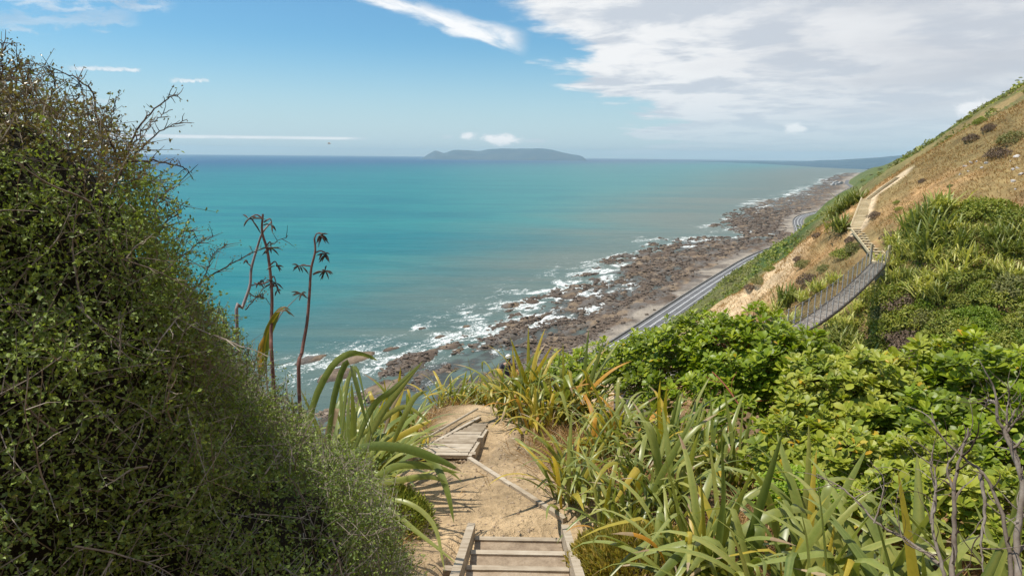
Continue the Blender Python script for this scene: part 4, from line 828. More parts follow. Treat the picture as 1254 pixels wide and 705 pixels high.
def bares():
    d = 3.6
    bare_shrub('forked grey-brown dead branches rising at the bottom, left of the corner pair', [([(1165, 760, d), (1166, 700, d), (1170, 640, d), (1168, 600, d), (1176, 560, d), (1188, 525, d)], .015), ([(1160, 720, d), (1150, 680, d), (1142, 640, d), (1146, 590, d), (1140, 560, d)], .009), ([(1150, 690, d), (1110, 660, d + .1), (1075, 640, d + .1), (1035, 600, d + .2), (1000, 580, d + .2)], .008),
        ([(1140, 640, d), (1146, 608, d), (1140, 570, d), (1144, 545, d)], .007), ([(1168, 600, d), (1160, 572, d), (1176, 548, d), (1189, 530, d)], .006), ([(1146, 680, d), (1110, 665, d), (1100, 640, d), (1090, 610, d)], .004), ([(1070, 640, d), (1080, 610, d), (1082, 585, d), (1070, 570, d)], .004)], 61)
    bare_shrub('thick peeling dead stems in the bottom right corner', [([(1250, 770, d), (1246, 700, d), (1244, 660, d), (1252, 600, d), (1242, 560, d), (1226, 520, d), (1216, 490, d)], .018), ([(1240, 720, d), (1236, 680, d), (1230, 640, d), (1216, 600, d), (1200, 575, d), (1180, 560, d), (1150, 530, d), (1140, 505, d)], .010), ([(1226, 520, d), (1238, 540, d), (1250, 570, d)], .008),
        ([(1232, 530, d), (1234, 500, d), (1236, 478, d)], .0055), ([(1234, 528, d), (1246, 512, d), (1262, 490, d)], .006), ([(1216, 492, d), (1210, 490, d), (1206, 497, d)], .006), ([(1200, 580, d), (1206, 620, d), (1202, 660, d), (1204, 700, d)], .009), ([(1244, 640, d), (1262, 620, d)], .009)], 62)
bares()

# ================================================================ ground cover near the track
def near_cover():
    n = 190000; x = RNG.uniform(-5, 9, n); y = RNG.uniform(4.3, 18, n); k = fbm(x / .8, y / .8, 3, 601); w = np.maximum((1 - dirt_mask(x, y)) * (1 - dirt_mask(x + .12, y)), .012); keep = (RNG.random(n) < w * sstep(.38, .55, k + .10 * (x > .5)) * np.where(y > 12, .5, 1)) & (np.abs(x + .3) + 2.0 * (y < 9) > 0)
    bx = (x > -1.35) & (x < -.35) & (y > 7.9) & (y < 10.6); st = (x > -.55) & (x < .72) & (y < 6.35); keep &= ~bx & ~st
    x, y = x[keep], y[keep]; z = ground_z(x, y); n = len(x); D_ = unit(rnd_dir(n) * [1, 1, .3] + [0, 0, .55]); L = RNG.uniform(.08, .32, n)
    tag(leaf_faces(np.stack([x, y, z - .01], -1), D_, rnd_dir(n), L, .0065, RNG.random(n), 'quad', curl=.03).build('dry_grass', M['grassd']), 'straw-coloured dry grass and litter on the banks beside the track', 'dry grass', kind='stuff')
    n = 5200; x = RNG.uniform(-1.6, 1.6, n); y = RNG.uniform(5.9, 9.6, n); ok = (dirt_mask(x, y) > .3) | (x > .2); x, y = x[ok], y[ok]; z = ground_z(x, y); mb = MB()
    ico = np.array([(1, 0, 0), (-1, 0, 0), (0, 1, 0), (0, -1, 0), (0, 0, 1), (0, 0, -1)], float); F = np.array([(0, 2, 4), (2, 1, 4), (1, 3, 4), (3, 0, 4), (2, 0, 5), (1, 2, 5), (3, 1, 5), (0, 3, 5)])
    s = .003 + .020 * RNG.random(len(x)) ** 5; V = ico[None] * RNG.uniform(.6, 1.3, (len(x), 6, 1)) * s[:, None, None] * [1, 1, .7] + np.stack([x, y, z + s * .2], -1)[:, None]
    mb.add(V.reshape(-1, 3), (np.arange(len(x))[:, None, None] * 6 + F[None]).reshape(-1, 3), np.repeat(RNG.random(len(x)), 6)); tag(mb.build('gravel', M['pebble']), 'small clods and pebbles scattered on the clay landing', 'gravel', kind='stuff')
near_cover()

# ================================================================ steps, plank walk, timber edging
def H3(px, py, z): d = ray(float(px), float(py)); t = z / d[2]; return CAM + d * t                         # z relative to the camera
def steps():
    t = empty('timber_steps', (.08, 5.2, 116.35), 'timber-framed clay steps at the bottom of the view, nearest the camera', 'steps')
    O = np.array(t.location); zt = -3.72; a = H3(577, 654, zt); b = H3(692, 656, zt); n = 8; run, rise = .36, .085
    dl = H3(561, 705, zt + .24) - a; dl = dl / abs(dl[1]); dr = H3(706, 705, zt + .24) - b; dr = dr / abs(dr[1])
    for s_, (p, d) in enumerate(((a, dl), (b, dr))):
        mb = MB(); mb.beam(p + [0, .05, .01] - O, p + d * 2.7 + [0, 0, .03] - O, .075, .16); mb.build('side_board', M['wood'], t)
    for i in range(7):
        y = i * run + .05; A = a + dl * y; B = b + dr * y; zc = 120 + zt - .045 + i * rise - .02; A[2] = B[2] = zc; mb = MB(); mb.beam(A + [.042, 0, 0] - O, B - [.042, 0, 0] - O, .065, .12); mb.build('riser_board', M['wood'], t)
        A2 = A - [-.042, .03, .0]; B2 = B - [.042, .03, 0]; zf = zc + .035; n_ = 8; m_ = 8; G = np.zeros((n_, m_, 3))
        for ii in range(n_):
            for jj in range(m_): f = jj / (m_ - 1); q = A2 * (1 - ii / (n_ - 1)) + B2 * (ii / (n_ - 1)); G[ii, jj] = q - np.array([0, (run - .04) * f, 0]) ; G[ii, jj, 2] = zf + .012 * math.sin(ii * 1.3 + i) * math.sin(f * 3) + random.uniform(0, .006)
        ix = np.arange(n_ * m_).reshape(n_, m_); MB().add(G.reshape(-1, 3) - O, np.stack([ix[:-1, :-1], ix[:-1, 1:], ix[1:, 1:], ix[1:, :-1]], -1).reshape(-1, 4)).build('clay_tread', M['tread'], t, smooth=True)
    for p, d in ((a, dl), (b, dr)):
        for k in (.9,): q = p + d * k + np.array([.09 if p is b else -.09, 0, -.12]); MB().box(q - O, (.10, .07, .3)).build('peg', M['wood'], t)
steps()
def plank_walk():
    zz = -4.0; t = empty('plank_walk', H3(545, 540, zz - .1), 'weathered plank walk narrowing past the clay landing', 'boardwalk'); O = np.array(t.location)
    L0, L1 = H3(500, 559, zz), H3(590, 500, zz); R0, R1 = H3(572, 559, zz), H3(593, 516, zz); n = 13
    for i in range(n):
        f = (i + .5) / n; y = R0[1] + (R1[1] - R0[1] + .30) * f; lx = L0[0] + (L1[0] - L0[0]) * (y - L0[1]) / (L1[1] - L0[1]); rx = R0[0] + (R1[0] - R0[0]) * min(1.2, (y - R0[1]) / (R1[1] - R0[1]))
        if rx - lx < .06: continue
        mb = MB(); c = np.array([(lx + rx) / 2, y, 120 + zz - .014 * i + random.uniform(-.006, .006)]); mb.box(c - O, (rx - lx, .088, .04), np.array(Matrix.Rotation(random.uniform(-.012, .012), 3, 'Z'))); mb.build('plank', M['wood'], t)
    dz = np.array([0, 0, -.20]); 
    MB().beam(L0 + [-.03, 0, -.06] - O, L1 + dz * .9 + [-.03, 0, -.02] - O, .05, .12).build('edge_board', M['wood'], t); MB().beam(R0 + [.03, 0, -.12] - O, R1 + dz * .9 + [.03, .05, -.10] - O, .05, .26).build('edge_board', M['wood'], t)
    for f in (.1, .55): q = R0 + (R1 - R0) * f + [.05, 0, -.25]; MB().box(q - O, (.08, .08, .5)).build('post', M['wood'], t)
    t = empty('edging_timber', H3(632, 600, -3.95), 'long timber edging running from the plank walk to the steps', 'edging'); O = np.array(t.location); a, b = H3(574, 560, -3.93), H3(693, 634, -3.74)
    for k in range(2): p, q = a + (b - a) * (k / 2 + .004), a + (b - a) * ((k + 1) / 2 - .004); MB().beam(p - O + [0, 0, -.04], q - O + [0, 0, -.05], .06, .10).build('board', M['wood'], t)
    t = empty('edging_timber', H3(560, 520, -4.1), 'thin pole laid along the dry brow left of the plank walk', 'edging'); O = np.array(t.location); MB().tube(spline([H3(500, 548, -4.05) - O, H3(545, 523, -4.1) - O, H3(585, 500, -4.2) - O], 8), .018, 6).build('pole', M['wood'], t)
plank_walk()

# ================================================================ walker below the brow, only the cap shows
def skin_mat(n, c): return rough_mat(n, [tuple(q * .85 for q in c), c], 6., .1, .003, .6)
def walker():
    top = at(622.5, 434, 21.5); x, y = top[0], top[1]; Hh = 1.72; z0 = top[2] - Hh - .02
    t = empty('person', (x, y, z0), 'walker in a white cap below the brow, mostly hidden by flax', 'person')
    def skinned(name, J, E, m_, root=0, sub=2):
        me = bpy.data.meshes.new(name); me.from_pydata([j[0] for j in J], E, []); o = link(name, me, t); md = o.modifiers.new('skin', 'SKIN'); md.use_smooth_shade = True
        for i, j in enumerate(J): me.skin_vertices[0].data[i].radius = j[1] if isinstance(j[1], tuple) else (j[1], j[1])
        me.skin_vertices[0].data[root].use_root = True; s = o.modifiers.new('sub', 'SUBSURF'); s.levels = s.render_levels = sub; me.materials.append(m_); return o
    def sk(name, J, E, m_, root=0, sub=2):
        me = bpy.data.meshes.new(name); me.from_pydata([j[0] for j in J], E, []); me.materials.append(m_); o = link(name, me, t); md = o.modifiers.new('skin', 'SKIN'); md.use_smooth_shade = True
        for i, j in enumerate(J): me.skin_vertices[0].data[i].radius = j[1] if isinstance(j[1], tuple) else (j[1], j[1])
        me.skin_vertices[0].data[root].use_root = True; s = o.modifiers.new('sub', 'SUBSURF'); s.levels = s.render_levels = sub; return o
    skin = skin_mat('skin', (.55, .33, .23))
    J = [((0, 0, .95), (.15, .10)), ((0, 0, 1.15), (.13, .10)), ((0, 0, 1.36), (.17, .11)), ((0, 0, 1.47), (.06, .06)), ((0, .02, 1.55), (.062, .07)), ((0, .02, 1.64), (.072, .085)), ((0, .01, 1.70), (.05, .06)),
         ((.19, 0, 1.40), .055), ((.24, .02, 1.14), .042), ((.22, .16, .93), .032), ((.21, .20, .86), .03), ((-.19, 0, 1.40), .055), ((-.24, -.04, 1.14), .042), ((-.24, .04, .90), .032), ((-.23, .06, .83), .03),
         ((.09, 0, .88), .085), ((.10, .12, .50), .06), ((.10, .10, .10), .04), ((.10, .22, .04), .035), ((-.09, 0, .88), .085), ((-.10, -.02, .48), .06), ((-.10, -.16, .10), .04), ((-.10, -.04, .04), .035)]
    E = [(0, 1), (1, 2), (2, 3), (3, 4), (4, 5), (5, 6), (2, 7), (7, 8), (8, 9), (9, 10), (2, 11), (11, 12), (12, 13), (13, 14), (0, 15), (15, 16), (16, 17), (17, 18), (0, 19), (19, 20), (20, 21), (21, 22)]
    body = sk('body', J, E, skin)
    for s_ in (1, -1):                                                     # hands: palm, four fingers, thumb
        h = np.array([.21, .20, .86]) if s_ > 0 else np.array([-.23, .06, .83]); Jh = [(tuple(h), (.022, .03)), (tuple(h + [0, .01, -.07]), (.016, .034))]; Eh = [(0, 1)]
        for k in range(4): b = h + [0, (k - 1.5) * .018 + .01, -.085]; L = (.055, .07, .075, .06)[k]; i = len(Jh); Jh += [(tuple(b), .009), (tuple(b + [-.006 * s_, .004, -L * .5]), .0085), (tuple(b + [-.022 * s_, .006, -L]), .007)]; Eh += [(1, i), (i, i + 1), (i + 1, i + 2)]
        i = len(Jh); Jh += [(tuple(h + [0, .035, -.04]), .010), (tuple(h + [-.004 * s_, .05, -.075]), .009)]; Eh += [(0, i), (i, i + 1)]; sk('hand', Jh, Eh, skin)
    sk('shirt', [(j[0], tuple(q * 1.12 for q in j[1]) if isinstance(j[1], tuple) else j[1] * 1.2) for j in (J[0], J[1], J[2], J[7], ((.22, .01, 1.24), .05), J[11], ((-.22, -.02, 1.24), .05))], [(0, 1), (1, 2), (2, 3), (3, 4), (2, 5), (5, 6)], skin_mat('dark_shirt', (.05, .05, .07)))
    sk('trousers', [(J[0][0], (.165, .115)), (J[15][0], .10), (J[16][0], .075), ((.10, .11, .16), .055), (J[19][0], .10), (J[20][0], .075), ((-.10, -.13, .16), .055)], [(0, 1), (1, 2), (2, 3), (0, 4), (4, 5), (5, 6)], skin_mat('grey_trousers', (.12, .12, .12)))
    def ball(name, c, r, m_, par=t, cut=None):
        th = np.linspace(0, 2 * np.pi, 20, endpoint=False); ph = np.linspace(0, (cut or math.pi), 12); T_, P_ = np.meshgrid(th, ph, indexing='ij'); V = np.stack([np.sin(P_) * np.cos(T_), np.sin(P_) * np.sin(T_), np.cos(P_)], -1).reshape(-1, 3) * r + c; ii = np.arange(240).reshape(20, 12)
        return MB().add(V, np.stack([ii[:, :-1], ii[:, 1:], np.roll(ii, -1, 0)[:, 1:], np.roll(ii, -1, 0)[:, :-1]], -1).reshape(-1, 4)).build(name, m_, par, smooth=True)
    cap = ball('cap', (0, .005, 1.645), (.098, .115, .105), skin_mat('white_cap_cloth', (.85, .80, .82)), cut=1.65)
    a = np.linspace(-1.1, 1.1, 9); V = [(.095 * math.sin(q), .10 * math.cos(q), 1.655) for q in a] + [(.105 * math.sin(q), .10 + .10 * math.cos(q), 1.63) for q in a] + [(.105 * math.sin(q), .10 + .10 * math.cos(q), 1.622) for q in a] + [(.095 * math.sin(q), .10 * math.cos(q), 1.647) for q in a]
    i = np.arange(8)[:, None]; MB().add(V, np.concatenate([i + [[0, 1, 10, 9]], i + [[9, 10, 19, 18]], i + [[18, 19, 28, 27]]])).build('peak', skin_mat('cap_peak_cloth', (.8, .76, .78)), cap)
    ball('hair', (0, -.025, 1.60), (.085, .085, .085), skin_mat('dark_hair', (.06, .035, .025)))
    for s_ in (1, -1): ball('ear', (.082 * s_, .01, 1.60), (.012, .022, .032), skin); ball('eye', (.03 * s_, .098, 1.615), (.014, .008, .009), skin_mat('eye_white', (.5, .5, .5)))
    ball('nose', (0, .112, 1.59), (.014, .018, .024), skin); ball('mouth', (0, .098, 1.555), (.025, .008, .007), skin_mat('lips', (.45, .18, .15)))
walker()

# ================================================================ suspension bridge over the gully
F0 = np.array([60., -1.7]); BD = np.array([-.9862, -.1654])
def bridge_pt(t, off=0., dz=0.):
    u, v = F0 + BD * t; n = np.array([-BD[1], BD[0]]) * off; x, y = xy(u + n[0], v + n[1]); return np.array([x, y, 120 - 9.90 + (t - 19) ** 2 * .0047 + dz])
def bridge():
    Lb = 37.5; t = empty('suspension_bridge', bridge_pt(Lb / 2) * [1, 1, 1], 'narrow timber-decked suspension footbridge sagging across the gully', 'bridge'); O = np.array(t.location)
    n = 125; hw = .47
    a = bridge_pt(0.); pl = MB(); me = None
    for i in range(n):
        c = bridge_pt((i + .5) * Lb / n); q = bridge_pt((i + .5) * Lb / n, 1.); d = unit(q - c)
        if me is None: b = MB(); b.box((0, 0, 0), (2 * hw, .255, .045)); me = b.mesh('plank', M['greywood'])
        o = link('plank', me, t, c - O); o.rotation_euler = (0, random.uniform(-.012, .012), math.atan2(d[1], d[0]) + random.uniform(-.01, .01)); o.location.z += random.uniform(-.006, .006)
    ts = np.linspace(0, Lb, 60)
    for s_ in (-1, 1):
        MB().tube([bridge_pt(q, s_ * (hw + .06), -.04) - O for q in ts], .085, 6).build('edge_beam', M['netting'], t)
        MB().tube([bridge_pt(q, s_ * (hw + .05), -.16) - O for q in ts], .03, 5).build('main_cable', M['cable'], t)
        MB().tube([bridge_pt(q, s_ * (hw + .08), 1.15) - O for q in ts], .016, 5).build('hand_cable', M['cable'], t)
        for h_ in (.35, .65, .92): MB().tube([bridge_pt(q, s_ * (hw + .08), h_) - O for q in ts], .006, 4).build('side_wire', M['cable'], t)
        for i, q in enumerate(np.arange(.4, Lb, 1.28)):
            p = bridge_pt(q, s_ * (hw + .08), 0) - O; mb = MB(); mb.box(p + [0, 0, .50], (.05, .05, 1.36)); mb.build('post', M['steel'], t)
    mm = MB()                                                         # mesh netting between posts
    for s_ in (-1, 1):
        for q in np.arange(.1, Lb, .16):
            for k in (-1, 1): mm.tube([bridge_pt(q, s_ * (hw + .075), .02) - O, bridge_pt(min(Lb, max(0, q + k * .45)), s_ * (hw + .075), 1.12) - O], .0028, 3, cap=False)
    tag(mm.build('wire_mesh', M['cable'], t), kind='stuff')
    for q in (0., Lb):                                                # end frames and landings
        for s_ in (-1, 1): p = bridge_pt(q, s_ * (hw + .16)) - O; MB().box(p + [0, 0, .35], (.17, .17, 2.3)).build('end_post', M['newwood'], t)
        c = bridge_pt(q + (-.6 if q == 0 else .6)); d = unit(bridge_pt(q, 1.) - bridge_pt(q)); MB().box(c - O + [0, 0, -.10], (1.5, 1.3, .14), np.c_[d, np.cross([0, 0, 1.], d), [0, 0, 1.]]).build('landing', M['newwood'], t)
        MB().box(c - O + [0, 0, -1.3], (1.35, 1.1, 2.3), np.c_[d, np.cross([0, 0, 1.], d), [0, 0, 1.]]).build('abutment', M['greywood'], t)
bridge()

# ================================================================ stairs on the spur
def stair(label, P, Q_, n, w=1.05, tread=.30, closed=False, gap=True, mt='newwood', sh_=.24):
    P = np.asarray(P, float); Q_ = np.asarray(Q_, float); t = empty('hill_stairs', P, label, 'stairs'); O = P; d = Q_ - P; h = np.array([d[0], d[1], 0]); L = np.linalg.norm(h); h = h / L; s = np.array([-h[1], h[0], 0.]); rot = np.c_[h, s, [0, 0, 1.]]
    me = MB().box((0, 0, 0), (tread, w, .06)).mesh('tread', M[mt])
    for i in range(n):
        c = P + d * ((i + .5) / n); o = link('tread', me, t, c - O); o.rotation_euler = (0, 0, math.atan2(h[1], h[0]))
        if closed: MB().box(c - O - h * tread * .5 - [0, 0, .09], (.03, w, .16), rot).build('riser', M[mt], t)
    for k in (-1, 1): MB().beam(s * k * (w / 2 + .03) - [0, 0, .02], Q_ - O + s * k * (w / 2 + .03) - [0, 0, .02], .07, sh_).build('stringer', M[mt], t)
    if not gap:
        for k in (-1, 1): MB().beam(s * k * (w / 2 + .09) + [0, 0, .12], Q_ - O + s * k * (w / 2 + .09) + [0, 0, .12], .05, .12).build('kick_rail', M['greywood' if k < 0 else mt], t)
    return t
def hill_path():
    a = bridge_pt(-1.0); b = hit1(1050, 284, lo=30, hi=100) ; c = hit1(1050, 281, lo=30, hi=100); d_ = hit1(1063, 246, lo=30, hi=100); e = hit1(1064, 243, lo=30, hi=100); f = hit1(1080, 231, lo=30, hi=100); g_ = hit1(1100, 217, lo=30, hi=100); up = np.array([0, 0, .22])
    stair('open wooden stair climbing from the bridge end, dark gaps between treads', a + [0, 0, .02], b + up, 11, 1.05, .42)
    MB_ = empty('stair_landing', (b + c) / 2 + up, 'small pale timber landing where the hill stair turns', 'landing'); MB().box((0, 0, -.03), (1.5, 1.2, .12)).build('deck', M['newwood'], MB_)
    stair('pale boxed stair straight up the spur from the turning landing', c + up, d_ + up, 20, 1.15, .46, True, False)
    stair('uppermost thin stair slanting to the spur crest, lower half', e + up * .1, f + up * .1, 13, .9, .46, False, sh_=.05)
    stair('uppermost thin stair reaching the spur crest beside green scrub', f + up * .1, g_ + up * .1, 16, .9, .46, False, sh_=.05)
hill_path()

# ================================================================ vegetation on the spur and in the gully
def hill_flax_mesh(mk, n, w, seed, L=1.0):
    rng = np.random.default_rng(seed); random.seed(seed); mb = MB()
    for i in range(n):
        c = blade_curve(R_(rng.uniform(40, 88)), R_(rng.uniform(20, 110)))[::2] * rng.uniform(.6, 1.1) * L; az = rng.random() * 6.283; ca, sa = math.cos(az), math.sin(az)
        c = np.c_[c[:, 0] * ca, c[:, 0] * sa, c[:, 2]] + np.array([rng.normal(0, .22), rng.normal(0, .22), -.05]) * L; blade(mb, c, w * .8, rng.random(), n=5, side=(-sa, ca, 0), fold=.1)
    return mb.mesh('flax_foliage', M[mk], smooth=True)
def clump_mesh(mk, n, L, seed, flat=.75, shape='quad', wr=.55):
    rng = np.random.default_rng(seed); d = rnd_dir(n, rng); d[:, 2] = np.abs(d[:, 2]) - .12; lum = fbm(d[:, 0] * 2 + seed, d[:, 1] * 2 + d[:, 2] * 2, 4, seed) - .5; p = d * ((.9 + .9 * lum - np.abs(rng.normal(0, .10, n)))[:, None]) * [1, 1, flat]
    return leaf_faces(p, unit(rnd_dir(n, rng) + d * .4), unit(d + [0, 0, .5] + rnd_dir(n, rng) * .5), L * rng.uniform(.6, 1.3, n), L * wr, np.clip(.5 + lum * 1.2 + rng.normal(0, .2, n), 0, .99), shape).mesh('foliage', M[mk])
HF = [hill_flax_mesh('flaxh', 85, .085, 700 + i) for i in range(4)] + [hill_flax_mesh('flaxhd', 110, .07, 720 + i) for i in range(2)]
CL = {k: [clump_mesh(k, 1500, .13, 740 + i + j * 7) for i in range(3)] for j, k in enumerate(('scrub', 'scrubb', 'scrubo', 'scrubm'))}
def in_poly(x, y, P):
    r = np.zeros(len(x), bool); j = len(P) - 1
    for i in range(len(P)):
        xi, yi = P[i]; xj, yj = P[j]; r ^= ((yi > y) != (yj > y)) & (x < (xj - xi) * (y - yi) / (yj - yi + 1e-9) + xi); j = i
    return r
def plant_thing(kind, label, cat, group, me, p, s, h=None, sink=.0):
    o = empty(kind, p, label, cat, group); c = link('foliage', me, o); c.rotation_euler = (0, 0, random.random() * 6.28); c.scale = (s * random.uniform(.85, 1.15), s * random.uniform(.85, 1.15), (h or s)); c.location = (0, 0, -sink); return o
ORD = ['leftmost', 'second', 'third', 'fourth', 'fifth', 'sixth', 'seventh', 'eighth', 'ninth', 'tenth', 'eleventh', 'twelfth', 'thirteenth', 'fourteenth', 'fifteenth', 'sixteenth', 'seventeenth', 'eighteenth', 'nineteenth', 'twentieth']
def relabel(objs, what):
    L = sorted(objs, key=lambda q: q[0]); inn = [o for a, o in L if a < 1250]; out = [o for a, o in L if a >= 1250]
    for i, o in enumerate(inn[:20]): o['label'] = what + ', ' + (ORD[0] if i == 0 else 'rightmost' if i == len(inn) - 1 else ORD[i] + ' from the left') + ' of its kind'
    for o in out: o['label'] = what + ', beyond the right edge of the view'
def hillside_plants():
    rng = random.Random(5)
    # flax covering the slope right of the bridge, down to the gully bottom
    poly = [(1082, 328), (1092, 300), (1118, 298), (1140, 292), (1160, 282), (1178, 262), (1200, 255), (1254, 262), (1420, 262), (1420, 470), (990, 470), (960, 440), (1000, 410), (1040, 380), (1074, 350)]
    px = RNG.uniform(950, 1420, 1500); py = RNG.uniform(240, 480, 1500); k = in_poly(px, py, poly); px, py = px[k], py[k]; Pq, ok = hits(px, py, 30, 130, 300)
    chosen = []
    for i in np.argsort(RNG.random(len(px))):
        if not ok[i]: continue
        if all((Pq[i][0] - c[0]) ** 2 + (Pq[i][1] - c[1]) ** 2 + (Pq[i][2] - c[2]) ** 2 > 1.15 ** 2 for c in chosen): chosen.append((*Pq[i], px[i], py[i]))
    nf = 0; ns = 0; kinds = {}
    for (x, y, z, a, b) in chosen:
        shr = fbm(np.array([a / 46.]), np.array([b / 30.]), 3, 801)[0]; low = (b - 330) / 90.; g_shrub = (b > 335 and shr + .22 * low > .50 and a > 1085) or (b > 380 and a < 1085 and shr > .44) or (a > 1200 and shr > .62)
        if not g_shrub and nf < 300:
            nf += 1; me = HF[rng.randrange(4)] if rng.random() < .62 else HF[4 + rng.randrange(2)]; s = rng.uniform(1.2, 2.1)
            plant_thing('hill_flax', 'one of many pale flax clumps packed over the gully side right of the bridge', 'flax', 'flax clumps covering the gully side', me, (x, y, z), s)
        elif g_shrub:
            ns += 1; kk = rng.choices(('scrub', 'scrubb', 'scrubo', 'scrubm'), (.64, .18, .14, .04))[0]; s = rng.uniform(1.1, 2.1)
            lab = {'scrub': 'rounded green shrub in the gully below the pale flax', 'scrubb': 'bright lime-green shrub low in the gully', 'scrubo': 'olive open shrub among the gully flax', 'scrubm': 'greyish twiggy shrub in the gully'}[kk]
            plant_thing('gully_shrub', lab, 'shrub', {'scrub': 'rounded green shrubs in the gully', 'scrubb': 'lime-green shrubs in the gully', 'scrubo': 'olive shrubs in the gully', 'scrubm': 'greyish shrubs in the gully'}[kk], CL[kk][rng.randrange(3)], (x, y, z - .1), s, s * rng.uniform(.8, 1.2)); kinds.setdefault(kk, []).append((a, COL.objects[-1].parent or COL.objects[-1]))
    relabel(kinds.get('scrubb', []), 'bright lime-green shrub low in the gully'); relabel(kinds.get('scrubo', []), 'olive open shrub among the gully flax'); relabel(kinds.get('scrubm', []), 'greyish twiggy shrub in the gully')
    # single plants that can be named
    S = [(1032, 283, .95, 'd', 'dark round flax bush left of the turning stair'), (1145, 266, 1.0, 'd', 'dark flax topping the green wedge on the dry slope'), (1132, 283, 1.1, 'd', 'dark flax in the middle of the green wedge'), (1150, 290, 1.1, 'd', 'dark flax on the right flank of the green wedge'), (1118, 270, .55, 'f', 'small yellowish flax left of the green wedge top'),
         (1140, 306, 1.1, 'd', 'dark flax at the foot of the green wedge'), (1120, 294, .9, 'd', 'dark flax on the left flank of the green wedge'), (1098, 306, .6, 'f', 'small flax just above the bridge landing'), (965, 372, 1.0, 'd', 'large dark flax on the dry slope just left of the bridge deck'), (950, 385, .8, 'f', 'yellowish flax beside the near bridge posts'),
         (985, 368, .55, 'f', 'flax tuft below the mauve scrub'), (1003, 356, .6, 'f', 'pale flax close behind the bridge posts, lower'), (1022, 346, .55, 'f', 'pale flax close behind the bridge posts, upper'), (972, 400, .8, 'f', 'flax under the lowest visible bridge posts'), (1040, 245, .8, 'd', 'dark flax on the shoulder above the coast, left of the boxed stair'), (1030, 252, .8, 'd', 'dark flax at the shoulder edge nearest the road'), (1050, 240, .8, 'd', 'dark flax on the crest beside the stair top'), (1024, 262, .7, 'd', 'dark flax lowest on the shoulder edge'),
         (1115, 312, .7, 'f', 'flax right of the bridge landing'), (1165, 262, .9, 'f', 'flax heading the pale clump row')]
    for px_, py_, s, k, lab in S:
        p = hit1(px_, py_, lo=30, hi=100); me = HF[4 + rng.randrange(2)] if k == 'd' else HF[rng.randrange(4)]; plant_thing('hill_flax', lab, 'flax', None, me, p, s * 2.7)
    G = [(1100, 248, .28, 'scrub', 'small dark green bush on the dry slope, upper of two', 'bush'), (1102, 256, .30, 'scrub', 'small dark green bush on the dry slope, lower of two', 'bush'), (1202, 150, .5, 'scrub', 'dark green bush at the edge of the straw slope near the skyline', 'bush'), (1096, 292, .7, 'scrubm', 'mauve-brown twiggy bush on the dry slope right of the stair', 'bush'), (1048, 305, .7, 'scrubo', 'olive bush left of the open stair', 'bush'), (992, 345, .8, 'scrubm', 'mauve-brown twiggy bush above the bridge posts', 'bush'),
         (1035, 312, .75, 'scrub', 'dull green bush between the dark flax and the bridge', 'bush'), (1042, 295, .5, 'scrubm', 'brown shadowed bush beside the turning landing', 'bush'), (985, 325, .6, 'scrubo', 'olive bush at the eroded bank', 'bush'), (978, 318, .45, 'scrubm', 'brown bush at the eroded bank', 'bush'), (975, 300, .9, 'scrubo', 'scrubby olive bush at the cliff top above the road bend', 'bush'), (962, 308, .8, 'scrubb', 'yellow-green bush at the cliff top above the road', 'bush'), (1072, 265, .5, 'scrubm', 'brown bush right of the boxed stair', 'bush'), (1240, 172, .8, 'scrubo', 'olive scrub patch high on the straw slope', 'bush'), (1212, 158, .5, 'scrubm', 'brown scrub beside the dark skyline-edge bush', 'bush'), (1190, 170, .5, 'scrubm', 'brown scrub under the skyline ridge', 'bush'), (1225, 190, .7, 'scrubm', 'mauve scrub below the olive patch', 'bush'), (900, 355, .6, 'scrubo', 'olive scrub low on the eroded bank', 'bush'), (930, 345, .6, 'scrubo', 'olive scrub mid eroded bank', 'bush'), (1122, 265, .3, 'scrubo', 'tiny bush left of the green wedge', 'bush'), (1016, 277, .45, 'scrubo', 'olive bush on the spur rim just below the dark shoulder flax', 'bush'), (1002, 289, .4, 'scrubm', 'brown bush on the spur rim above the cliff-top scrub', 'bush'), (946, 330, .5, 'scrub', 'green bush on the rim above the eroded bank', 'bush'), (918, 352, .45, 'scrubm', 'brown bush on the eroded rim nearest the glossy shrub', 'bush'), (1010, 330, .5, 'scrubo', 'olive scrub in the straw above the middle of the bridge', 'bush'), (1060, 300, .35, 'scrubm', 'small brown bush touching the open stair', 'bush'), (1130, 222, .3, 'scrubm', 'small brown tuft alone in the upper straw slope', 'bush'), (1165, 228, .25, 'scrubo', 'tiny olive tuft right of the brown one on the upper slope', 'bush'), (1215, 135, .7, 'scrub', 'green scrub clump hugging the skyline ridge', 'bush'), (1160, 168, .6, 'scrubo', 'olive scrub clump on the ridge left of the dark round bush', 'bush')]
    for px_, py_, s, k, lab, c in G: p = hit1(px_, py_, lo=30, hi=400); plant_thing('hill_bush', lab, c, None, CL[k][rng.randrange(3)], p - np.array([0, 0, .1]), s * 1.7)
    # straw tussock relief on the dry spur
    n = 120000; u = RNG.uniform(57, 104, n); v = RNG.uniform(-30, 26, n); x, y = xy(u, v); z = height(u, v); k = RNG.random(n) < .35 + .65 * sstep(.42, .58, fbm(x / 2.4, y / 2.4, 3, 811)); x, y, z, u, v = x[k], y[k], z[k], u[k], v[k]; n = len(x)
    st = np.vstack([[(60, -1.6)], TRACK]); dpath = np.min([np.hypot(*( (np.stack([u, v], -1) - (a + (b - a) * np.clip(((np.stack([u, v], -1) - a) @ (b - a) / ((b - a) @ (b - a)))[:, None], 0, 1))).T)) for a, b in zip(st[:-1], st[1:])], 0); k = dpath > 1.0; x, y, z = x[k], y[k], z[k]; n = len(x)
